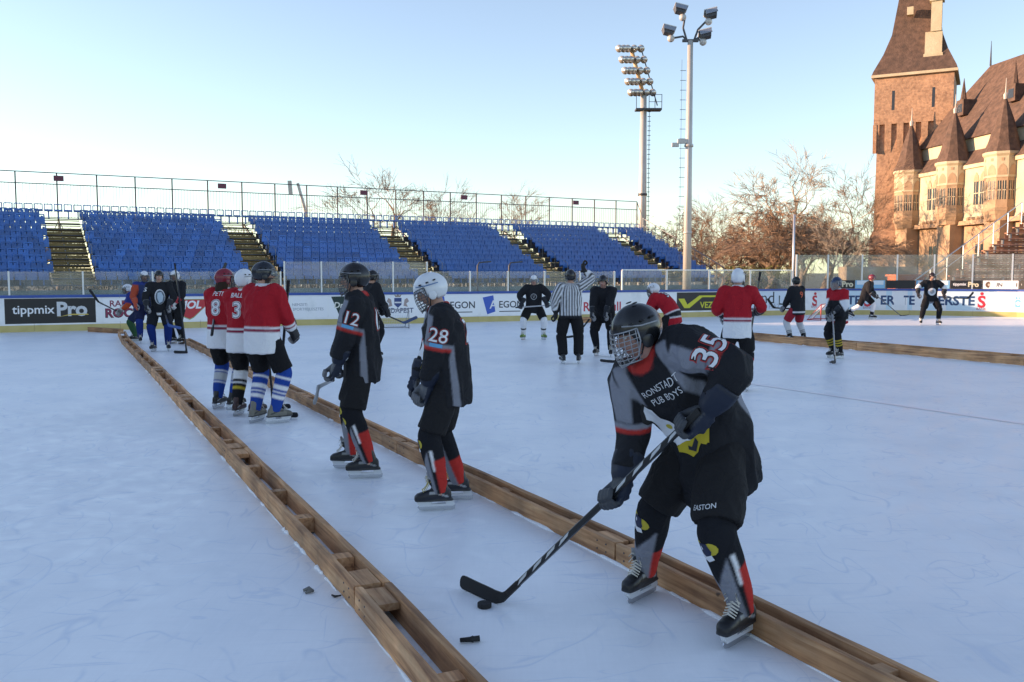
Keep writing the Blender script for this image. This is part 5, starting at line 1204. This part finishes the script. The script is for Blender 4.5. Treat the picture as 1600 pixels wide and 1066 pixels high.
def j_wht_arm(D):
    C = full(D, BK); C[(D['part'] > 0) & (D['sl'] > .45) & (D['sl'] < .72)] = WH; C[(D['part'] == 0) & (D['t'] < .06)] = GR; return C
def j_orange(D):
    C = full(D, (.03, .045, .12)); C[D['part'] > 0] = (.40, .07, .035); C[D['up'] > -.03] = (.03, .05, .22); return C
def k_black(t, an):
    C = np.tile(BK, (len(t), 1)); f = np.abs(an); v = .18 + .42 * (1 - f / 70).clip(0, 1)
    C[(t > v) & (an > -75) & (an < 62 + 0 * t)] = GR
    C[(an >= 62) & (an < 74) & (t > .1)] = BK; C[(an >= 74) & (an < 90) & (t > .22) & (t < .62)] = WH; C[(an >= 86) & (t > .42)] = RD; C[(an < -75) & (t > .55)] = RD; C[(t < .12)] = BK
    return C
def k_str(base, bands):
    def f(t, an):
        C = np.tile(np.array(base, float), (len(t), 1))
        for a, b, c in bands: C[(t > a) & (t < b)] = c
        return C
    return f
BLU = (.02, .06, .30); YEL = (.55, .42, .05)
foam = ([(-.5, .9), (-.35, 1.0), (-.22, .85), (-.2, .55), (.05, .2), (.4, .3), (.5, .5), (.62, .45), (.6, .2), (.5, -.05), (.1, -.25), (-.45, -.2), (-.62, .1), (-.55, .4), (-.58, .7)], [tuple(range(15))])
foam_o = ([(x * 1.12 + .005, y * 1.07 + .0) for x, y in foam[0]], foam[1])
mugp = poly2d([(-.42, -.18), (.1, -.25), (.55, .0), (.66, .42), (.74, .4), (.78, -.2), (.5, -.55), (.2, -.78), (-.1, -.6), (-.38, -.35)]); mug_d = poly2d([(-.1, -.42), (.1, -.5), (.35, -.3), (.3, -.22), (.05, -.38), (-.05, -.34)])
EMB = [((foam_o), .20, (.012, .012, .014), 0, 0, 0), (mugp, .20, (.50, .40, .02), 0, 0, 1), (foam, .20, (.72, .74, .78), 0, 0, 2), (mug_d, .20, (.02, .02, .03), 0, 0, 3), (poly2d(circ(-.22, .22, .1, .08)), .20, (.5, .42, .05), 0, 0, 3), (poly2d(circ(.1, .02, .04, .06)), .20, (.35, .42, .4), 0, 0, 3)]
KM = [(poly2d(circ(-.35, .15, .38, .42, 12)), .085, (.45, .38, .03), 0, 0, 0), (poly2d(circ(.42, .15, .36, .4, 12)), .085, (.45, .38, .03), 0, 0, 0), (poly2d([(-.3, .5), (.3, .5), (.45, .0), (.2, -.55), (-.2, -.55), (-.45, 0)]), .085, (.015, .02, .06), 0, 0, 1), (poly2d([(-.35, -.1), (.0, -.35), (.4, -.2), (.5, -.5), (.1, -.7), (-.3, -.5)]), .085, (.65, .67, .72), 0, 0, 2), (poly2d(circ(-.12, .2, .09, .14, 10)), .085, (.6, .62, .66), 0, 0, 2)]
T_BLACK = dict(jersey=j_black, sock=k_black, collar=(.42, .03, .03), knee_mark=KM, glove=(.010, .016, .035), palm=(.10, .105, .12), pants=(.016, .016, .018), skate=((.014, .015, .018), (.20, .21, .22), m_lace))
T_RED = dict(jersey=j_red, collar=(.6, .6, .63), glove=(.015, .015, .02), palm=(.4, .4, .42), pants=(.010, .010, .012))
def num(where, s_, size, c=(.72, .73, .76), o=(.40, .03, .03), **k): return [(where, s_, size, o, .055, 0, 0, k), (where, s_, size, (.012, .012, .014), .03, 0, 1, k), (where, s_, size, c, .005, 0, 2, k)]
def wp(pr, p): return pr['M'] @ V(p)
def local(at, heading, P, scale=1.0): return (Matrix.Translation(V((at[0], at[1], 0))) @ Matrix.Rotation(R(heading), 4, 'Z') @ Matrix.Scale(scale, 4)).inverted() @ V(P)

# ---- the front player bending over the puck
A0 = (.945, 4.52); H0 = 206
TOPW = W(1083, 652, 4.16); HEELW = G(776, 944); HEELW.z = .0; TOEW = G(713, 922); TOEW.z = .012
def on_stick(k): return TOPW.lerp(HEELW, k)
lt, ll = local(A0, H0, on_stick(.03)), local(A0, H0, on_stick(.385)); ax0 = (local(A0, H0, TOPW) - local(A0, H0, HEELW)).normalized()
tmF = dict(T_BLACK); tmF.update(palm=(.045, .05, .06), helmet=(.010, .011, .013), face='cage', hair=(.03, .02, .015), skin=(.42, .24, .19), trim=(.30, .31, .33), pants_text=(('L', 'EASTON', .032, (.6, .62, .65), .01, .0, (.9, .35, .0)),), leg=1.12, wire=m_wirew, hem=.27)
fR, fL = local(A0, H0, G(1008, 932)), local(A0, H0, G(1160, 1000))
P35 = person('front', 'front player in black bending forward with stick, black caged helmet', A0, H0, tmF, lean=44, bend=8, side=-12, twist=24, head=(-18, 18), pelvis=(-.07, .02), hz=.955, feet=((fL.x, fL.y, 20), (fR.x, fR.y, 24)),
    hands=(dict(grip=tuple(lt), y=tuple(-ax0)), dict(grip=tuple(ll), y=tuple(-ax0))), elbows=((-.6, .8, .75), (-.6, -.35, -.6)), vox=.0085, fat=1.08,
    texts=[('chest', 'RONSTADT', .046, (.66, .68, .72), -.004, 0, 0, dict(y=.065, x=.02)), ('chest', 'PUB BOYS', .046, (.66, .68, .72), -.004, 0, 0, dict(y=.012, x=.02))] + [('chest', *e, dict(y=-.185, x=-.07)) for e in EMB] + num('armL', '35', .17, k=.5, world=(.5, .75, .4)))
stick('black and silver stick held by the front player, blade behind the puck', on_stick(-.03), HEELW, TOEW, (.014, .016, .02), (.010, .010, .011), .075, marks=[(k, k + .05, (.50, .52, .54), .8) for k in (.12, .2, .27, .34, .62, .7, .78, .86)], flip=-1)
def puck(px, py, label):
    p = G(px, py); o = MB(); n = 24
    rings = [[(r * math.cos(2 * math.pi * k / n), r * math.sin(2 * math.pi * k / n), z) for k in range(n)] for r, z in ((.036, 0.0), (.0381, .002), (.0381, .0235), (.036, .0254))]
    o.loft(rings); o = o.build('puck', noisy('rubber', (.010, .010, .011), (.02, .02, .021), 60, .8, bump=.3), None); o.location = (p.x, p.y, .001); tag(o, label, 'puck', 'pucks')
puck(757, 949, 'black puck on the ice touching the blade of the front player'); puck(1299, 567, 'black puck at the stick of the player in red and black')

# ---- the two team-mates in profile
skin2 = (.40, .24, .18)
tm28 = dict(T_BLACK); tm28.update(helmet=(.66, .69, .73), face='cage', skin=skin2, skate=((.012, .014, .022), (.30, .31, .33), mat('lace_yellow', (.5, .42, .12), .8)), trim=(.05, .15, .35))
a28 = G(697, 791); h28 = 186; f1, f2 = local(a28, h28, G(688, 797)), local(a28, h28, G(718, 780))
P28 = person('p28', 'black-shirted player number 28 in white helmet looking down', a28, h28, tm28, scale=.965, lean=6, bend=10, head=(0, 22), hz=1.03, pelvis=(-.03, 0), feet=((f1.x, f1.y, 4), (f2.x, f2.y, -4)), hands=(dict(grip=(.22, .14, .84), y=(.6, -1, 0)), dict(grip=(.26, -.06, .82), y=(.3, 1, 0))), elbows=((-.6, .5, -.2), (-.5, -.6, -.2)), vox=.0095,
    texts=num('armL', '28', .15, k=.46, nf=-.08) + num('back', '28', .26, y=-.06) + [('armL', poly2d([(-.5, -.14), (.5, -.14), (.5, .14), (-.5, .14)]), .10, (.12, .35, .60), 0, 0, 0, dict(k=.72)), ('chest', *EMB[1], dict(y=-.2)), ('chest', *EMB[2], dict(y=-.2))])
project(P28['root'], P28['jm'], (poly2d(circ(0, 0, .02)), 1, (.05, .2, .5), 0), (0, 0, 0), (0, 0, 1), (0, 1, 0)) if False else None
tm12 = dict(T_BLACK); tm12.update(helmet=(.012, .012, .014), face='cage', skin=skin2, glove_text=('BAUER', .04, (.55, .57, .6), .01, 1, 0))
a12 = G(563, 741); h12 = 184; f1, f2 = local(a12, h12, G(577, 747)), local(a12, h12, G(551, 732))
P12 = person('p12', 'black-shirted player number 12 in black helmet, glove held out low', a12, h12, tm12, scale=1.0, lean=3, bend=4, head=(0, 6), hz=1.035, pelvis=(-.03, 0), feet=((f1.x, f1.y, 6), (f2.x, f2.y, -4)), hands=(dict(grip=(.25, .22, .90), y=(.3, -1, 0)), dict(grip=(.20, -.16, .84), y=(.2, 1, 0))), elbows=((-.8, .5, -.2), (-.5, -.6, -.2)), vox=.0095,
    texts=num('armL', '12', .15, k=.46, nf=-.25) + num('back', '12', .26, y=-.06) + [('armL', poly2d([(-.5, -.14), (.5, -.14), (.5, .14), (-.5, .14)]), .10, (.12, .35, .60), 0, 0, 0, dict(k=.72)), ('chest', *EMB[1], dict(y=-.2)), ('chest', *EMB[2], dict(y=-.2))])
q = wp(P12, (.27, .20, .86)); stick('grey stick held low by player 12, its end showing below the glove', q + V((-.16, 1.15, -.12)), q + V((-.05, -.09, -.04)), q + V((-.04, -.17, -.15)), (.12, .12, .13), (.30, .31, .33))
# someone half hidden behind number 12
tmH = dict(jersey=j_plain(BK), sock=k_str(BK, []), helmet=(.012, .012, .014), glove=(.012, .012, .016), palm=(.05, .05, .05))
aH = G(578, 560); PH = person('hidden', 'player in black mostly hidden behind number 12, stick out to the right', aH, 40, tmH, lean=8, head=(0, 5), hz=1.0, hands=(dict(grip=(.34, .05, .95)), dict(grip=(.40, -.12, .85))), vox=.02)
tip = G(648, 512) ; stick('blue-bladed stick reaching right from behind number 12', wp(PH, (.22, .2, 1.02)), V((aH.x + .75, aH.y + .12, .72)), V((aH.x + 1.0, aH.y + .1, .84)), (.02, .02, .025), (.05, .08, .18))

# ---- three players in red with their backs to us
def red(label, at, heading, helm, numb, nm, sock, hands, head=(0, 0), face='cage', **kw):
    tm = dict(T_RED); tm.update(helmet=helm, sock=sock, face=face); tm.update(kw.pop('tm', {}))
    tx = (num('back', numb, .27, o=(.72, .73, .76), y=-.07) if numb else []) + ([('back', nm, .085, (.70, .71, .74), .01, 0, 0, dict(y=.115))] if nm else [])
    return person(label[:12], label, at, heading, tm, hands=hands, head=head, texts=tx, vox=.0115, group='players in red and white', **kw)
kb = k_str(BLU, [(.10, .16, WH), (.34, .46, WH), (.52, .56, WH), (.62, .72, WH)]); kb2 = k_str(BLU, [(.20, .24, WH), (.28, .52, (.45, .47, .5)), (.56, .60, WH)]); ky = k_str(BK, [(.05, .32, WH), (.40, .45, WH), (.54, .62, YEL)])
aA = G(413, 661); PA = red('red player in black visored helmet, rightmost of the three backs', aA, 62, (.014, .018, .026), None, None, kb, (dict(grip=(.30, .10, 1.02)), dict(grip=(.36, -.14, .98))), head=(-40, 4), face='visor', scale=1.03, lean=3, feet=((-.02, .12, 10), (.04, -.13, -30)), tm=dict(beard=True, skate=((.16, .155, .13), (.05, .05, .05), m_lace), glove=(.02, .02, .025)))
aB = G(384, 650); PB = red('red player number 3 in white helmet, middle of the three backs', aB, 74, (.70, .72, .76), '3', 'BALLA', ky, (dict(grip=(.26, .16, .92)), dict(grip=(.28, -.12, .92))), head=(-20, 0), scale=.985, lean=4, feet=((0, .12, 6), (0, -.13, -12)), tm=dict(skate=((.045, .02, .022), (.4, .4, .42), m_lace)))
aC = G(352, 639); PC = red('red player number 8 in maroon helmet with dark hair, leftmost of the three backs', aC, 70, (.20, .015, .03), '8', 'PETI', kb2, (dict(grip=(.28, .15, .95)), dict(grip=(.22, -.22, .85))), head=(-25, 4), scale=.99, lean=4, feet=((0, .12, 6), (0, -.13, -12)), tm=dict(long_hair=True))
t1 = wp(PA, (.40, -.15, 1.42)); b1 = G(452, 652); stick('black stick upright in front of the bearded red player, blade on the ice', W(451, 438, aA.y + .35), V((b1.x - .15, b1.y, 0)), V((b1.x + .12, b1.y - .12, .01)))
b2 = G(436, 640); stick('second black blade crossing under the bearded red player', wp(PB, (.35, -.1, 1.15)), V((b2.x - .1, b2.y + .1, 0)), V((b2.x + .15, b2.y - .05, .01)))
b3 = G(320, 552); stick('stick of red number 8 with its blade lifted above the maroon helmet', W(331, 524, aC.y - .35), W(343, 428, aC.y + .55), W(354, 412, aC.y + .6), (.03, .03, .035), (.03, .03, .03))
b4 = G(312, 551); stick('stick lying on the ice left of the red players', V((b4.x + 1.6, b4.y + .3, .03)), V((b4.x + .3, b4.y, .005)), V((b4.x, b4.y, .005)), (.02, .02, .024))

# ---- the group by the boards at left
tm25 = dict(jersey=j_plain(BK, (.05, .12, WH)), sock=k_str((.012, .03, .16), []), helmet=(.012, .014, .016), face='none', skin=(.45, .27, .2), pants=(.012, .014, .02), skate=((.02, .02, .025), (.5, .51, .53), m_lace))
a25 = G(252, 549); P25 = person('p25', 'player number 25 in black with a pale round crest, facing us', a25, 285, tm25, lean=3, hz=1.0, head=(10, 2), feet=((0, .15, 12), (0, -.15, -16)), hands=(dict(grip=(.25, .22, .95)), dict(grip=(.30, -.2, .95))), elbows=((-.4, 1, 0), (-.4, -1, 0)), fat=.88, vox=.014, group='group of players at the left boards',
    texts=[('chest', poly2d(circ(0, 0, .11, .17)), 1, (.62, .64, .68), 0, 0, 0, dict(y=-.14, x=.02)), ('chest', poly2d(circ(0, 0, .095, .155)), 1, (.10, .13, .17), 0, 0, 1, dict(y=-.15, x=.025)), ('chest', poly2d([(-.05, .1), (.03, .12), (.07, .02), (.05, -.1), (-.02, -.13), (-.06, -.02)]), 1, (.40, .50, .60), 0, 0, 2, dict(y=-.15, x=.025)), ('armR', '25', .14, (.7, .72, .75), .01, 0, 0, dict(k=.5, nf=.6))])
tmW = dict(jersey=j_plain(BK, (.1, .14, WH), (.8, .9, RED2)), sock=k_str(BK, []), helmet=(.70, .72, .76), face='cage', glove=(.40, .03, .04), palm=(.5, .5, .5))
aW = G(279, 537); PW = person('pw', 'player in black and white helmet behind number 25, red gloves', aW, 250, tmW, lean=6, hz=1.0, hands=(dict(grip=(.30, .15, .95)), dict(grip=(.34, -.15, 1.05))), elbows=((-.4, 1, 0), (-.4, -1, 0)), fat=.88, vox=.015, group='group of players at the left boards')
tmO = dict(jersey=j_orange, sock=k_str((.02, .04, .2), []), helmet=(.70, .72, .76), face='cage', glove=(.45, .07, .03), pants=(.015, .02, .06))
aO = G(228, 536); PO = person('po', 'player in orange and blue behind number 25', aO, 300, tmO, lean=8, hz=.99, hands=(dict(grip=(.3, .2, .92)), dict(grip=(.3, -.2, .92))), elbows=((-.4, 1, 0), (-.4, -1, 0)), fat=.88, vox=.015, group='group of players at the left boards')
tmK = dict(jersey=j_plain((.03, .045, .22), None, (.5, 1, (.5, .08, .03))), sock=k_str((.04, .10, .05), []), helmet=(.70, .72, .76), face='cage', glove=(.5, .5, .48), pants=(.02, .03, .08))
aK = G(214, 533); PK = person('pk', 'stooping player in blue at the left edge of the group, white helmet', aK, 200, tmK, scale=.9, lean=35, bend=10, head=(0, 5), hz=.92, pelvis=(-.12, 0), hands=(dict(grip=(.45, .12, .85)), dict(grip=(.48, -.1, .8))), vox=.02, group='group of players at the left boards')
stick('stick pointing up left from the stooping player', wp(PK, (.42, -.1, .82)), W(150, 470, aK.y - .2), W(138, 454, aK.y - .2))
b5 = G(281, 553); stick('tall stick standing right of number 25', W(273, 412, a25.y + .3), V((b5.x + .12, b5.y + .1, .0)), V((b5.x - .1, b5.y - .1, .01)))
stick('stick with blue blade crossing the legs of number 25', wp(P25, (.3, .12, .95)), W(264, 511, a25.y - .5), W(282, 514, a25.y - .5), (.06, .06, .07), (.05, .10, .30))

# ---- middle of the ice
T11 = dict(jersey=j_plain(BK, None, None), sock=k_str(WH, [(.55, .66, BK)]), helmet=(.72, .74, .77), face='visor', skate=((.18, .30, .04), (.4, .45, .1), m_lace), skin=(.42, .24, .19))
a11 = G(834, 531); P11 = person('p11', 'player in black with white helmet and white socks, stick held across', a11, 268, T11, scale=.97, lean=10, bend=8, hz=.95, head=(0, 6), feet=((.0, .26, 24), (0, -.28, -22)), hands=(dict(grip=(.26, .36, .95), x=(.4, .3, -.8), y=(0, 1, 0)), dict(grip=(.26, -.36, .92), x=(.4, -.3, -.8), y=(0, 1, 0))), elbows=((-.3, 1, .1), (-.3, -1, .1)), vox=.017,
    texts=[('chest', poly2d(circ(0, 0, .085)), 1, (.35, .36, .38), 0, 0, 0, dict(y=-.1)), ('chest', poly2d(circ(0, 0, .07)), 1, (.015, .015, .018), 0, 0, 1, dict(y=-.1)), ('chest', 'V', .12, (.35, .36, .38), 0, 0, 2, dict(y=-.1))])
stick('stick held level across the thighs of the white-socked player', wp(P11, (.27, -.50, .90)), wp(P11, (.27, .62, .98)), wp(P11, (.28, .86, .99)), (.5, .5, .52), (.02, .02, .02))
TR = dict(jersey=j_ref, sock=k_str(BK, []), trousers=True, helmet=(.012, .012, .014), face='visor', glove=(.012, .012, .014), palm=(.02, .02, .02), thin_glove=True, hem=.10)
aR = G(891, 569); PR = person('ref', 'referee in black and white stripes with one arm raised', aR, 92, TR, lean=2, hz=1.01, head=(-5, 0), feet=((0, .14, 10), (0, -.16, -12)), hands=(dict(grip=(.02, .34, .90), x=(.1, .1, -1), y=(1, 0, 0)), dict(grip=(.10, -.30, 1.98), x=(.1, .0, 1), y=(1, 0, 0))), elbows=((-.4, .8, 0), (.2, -1, .1)), vox=.016)
T13 = dict(jersey=j_plain(BK), sock=k_str(BK, []), helmet=(.012, .013, .016), face='none', skin=(.40, .22, .17))
a13 = G(943, 557); P13 = person('p13', 'player all in black leaning forward beside the referee', a13, 255, T13, lean=22, bend=10, hz=.95, pelvis=(-.1, 0), head=(-5, 8), feet=((.05, .16, 10), (-.1, -.16, -10)), hands=(dict(grip=(.42, .12, .82)), dict(grip=(.45, -.15, .72))), vox=.017)
hl = G(963, 567); stick('stick with black blade just below the helmet of the front player', wp(P13, (.35, .2, .95)), V((hl.x, hl.y, 0)), V((hl.x - .33, hl.y - .03, .01)))
stick('stick trailing behind the referee', wp(P13, (.1, -.3, .8)), W(900, 526, aR.y + 1.2), W(884, 530, aR.y + 1.2), (.02, .03, .03))
T30 = dict(jersey=j_30, sock=k_str(RED2, [(.3, .5, WH)]), helmet=(.70, .72, .76), face='cage', collar=(.05, .06, .2))
a30 = G(1040, 562); P30 = person('p30', 'stooping red player number 30 in white helmet beyond the front player', a30, 152, T30, lean=48, bend=12, hz=.92, pelvis=(-.15, 0), head=(0, 14), feet=((.1, .18, 8), (-.05, -.18, -8)), hands=(dict(grip=(.55, .12, .75)), dict(grip=(.6, -.12, .7))), vox=.017, texts=num('back', '30', .24, o=(.03, .03, .05), y=-.02) + [('back', 'NAGY', .08, (.7, .71, .74), .01, 0, 0, dict(y=.13))])
TRB = dict(T_RED); TRB.update(jersey=j_red, helmet=(.70, .72, .76), sock=k_str(WH, [(.0, .22, BK), (.22, .3, RED2)]), pants=(.012, .012, .014))
a15 = G(1150, 611); P15 = person('p15', 'tall red-backed player in white helmet right of the front player', a15, 78, TRB, scale=1.0, lean=4, hz=1.01, head=(-12, 2), feet=((0, .13, 4), (0, -.16, -10)), hands=(dict(grip=(.28, .2, 1.05)), dict(grip=(.30, -.2, 1.2))), vox=.014, fat=.95)
stick('stick carried upright by the tall red-backed player', W(1188, 425, a15.y + .4), wp(P15, (.34, -.15, .35)), wp(P15, (.55, -.05, .33)))

# ---- right side
T9 = dict(jersey=j_plain(BK, (.07, .12, WH)), sock=k_str((.55, .58, .62), [(.62, .66, BK), (.72, .76, BK), (.82, 1, BK)]), helmet=(.012, .014, .012), face='none', pants=(.30, .02, .035))
a9 = G(1245, 535); P9 = person('p9', 'player in black shirt and red shorts with an orange 9 on the back', a9, 118, T9, scale=.93, lean=6, hz=.97, feet=((.05, .20, 10), (-.05, -.22, -14)), head=(0, 8), hands=(dict(grip=(.34, .25, .90)), dict(grip=(.30, -.12, .88))), vox=.017, texts=[('back', '9', .24, (.55, .10, .04), .015, 0, 0, dict(y=-.06))])
stick('stick pointing left from the red-shorts player', wp(P9, (.32, -.1, .92)), W(1207, 481, a9.y + .2), W(1197, 468, a9.y + .2))
T17 = dict(jersey=j_17, sock=k_str(BK, [(.30, .36, YEL), (.44, .50, YEL), (.58, .64, YEL)]), helmet=(.02, .04, .10), face='cage', wire=m_wirew, collar=(.6, .6, .62))
a17 = G(1309, 560); P17 = person('p17', 'player in red, white and black with blue helmet, stick down to the puck', a17, 205, T17, scale=.93, lean=8, hz=.99, head=(0, 8), feet=((.05, .12, 6), (.0, -.13, -4)), hands=(dict(grip=(.28, .08, .98)), dict(grip=(.32, .02, .78))), vox=.016)
hp17 = G(1302, 568); stick('stick held upright by the player in red and black', wp(P17, (.28, .08, 1.12)), V((hp17.x + .04, hp17.y, 0)), V((hp17.x - .12, hp17.y - .22, .01)), (.25, .25, .27))
T18 = dict(jersey=j_plain(BK), sock=k_str(WH, [(.7, 1, BK)]), helmet=(.20, .03, .05), face='visor', palm=(.5, .5, .5))
a18 = G(1350, 499); P18 = person('p18', 'player in black skating left in front of the bank adverts', a18, 330, T18, lean=24, bend=8, hz=.93, pelvis=(0, 0), head=(0, 8), feet=((.25, .1, 0), (-.55, -.1, -10, .12, 25)), hands=(dict(grip=(.42, .18, .85)), dict(grip=(.40, -.12, .90))), vox=.022)
hh = G(1396, 491.5); stick('long stick pointing right from the skating player', wp(P18, (.35, -.1, 1.0)), V((hh.x - .2, hh.y - 1.2, .0)), V((hh.x + .1, hh.y - 1.25, .01)))
T19 = dict(jersey=j_wht_arm, sock=k_str(BK, [(.82, 1, WH)]), helmet=(.03, .015, .012), face='none', skin=(.42, .24, .17))
a19 = G(1452, 508); P19 = person('p19', 'player facing us in black with a round white crest, far right', a19, 262, T19, lean=10, bend=5, hz=.96, feet=((0, .28, 14), (0, -.28, -14)), head=(0, 4), hands=(dict(grip=(.25, .42, .95)), dict(grip=(.22, -.40, .98))), elbows=((-.2, 1, .1), (-.2, -1, .1)), vox=.02, texts=[('chest', poly2d(circ(0, 0, .13)), 1, (.62, .63, .66), 0, 0, 0, dict(y=-.17)), ('chest', poly2d(circ(0, 0, .07)), 1, (.3, .31, .33), 0, 0, 1, dict(y=-.17))])
stick('stick held out to the right by the crested player', wp(P19, (.25, .35, .95)), wp(P19, (.3, 1.15, .92)), wp(P19, (.3, 1.32, 1.12)))
bpy.data.scenes.remove(TMP)
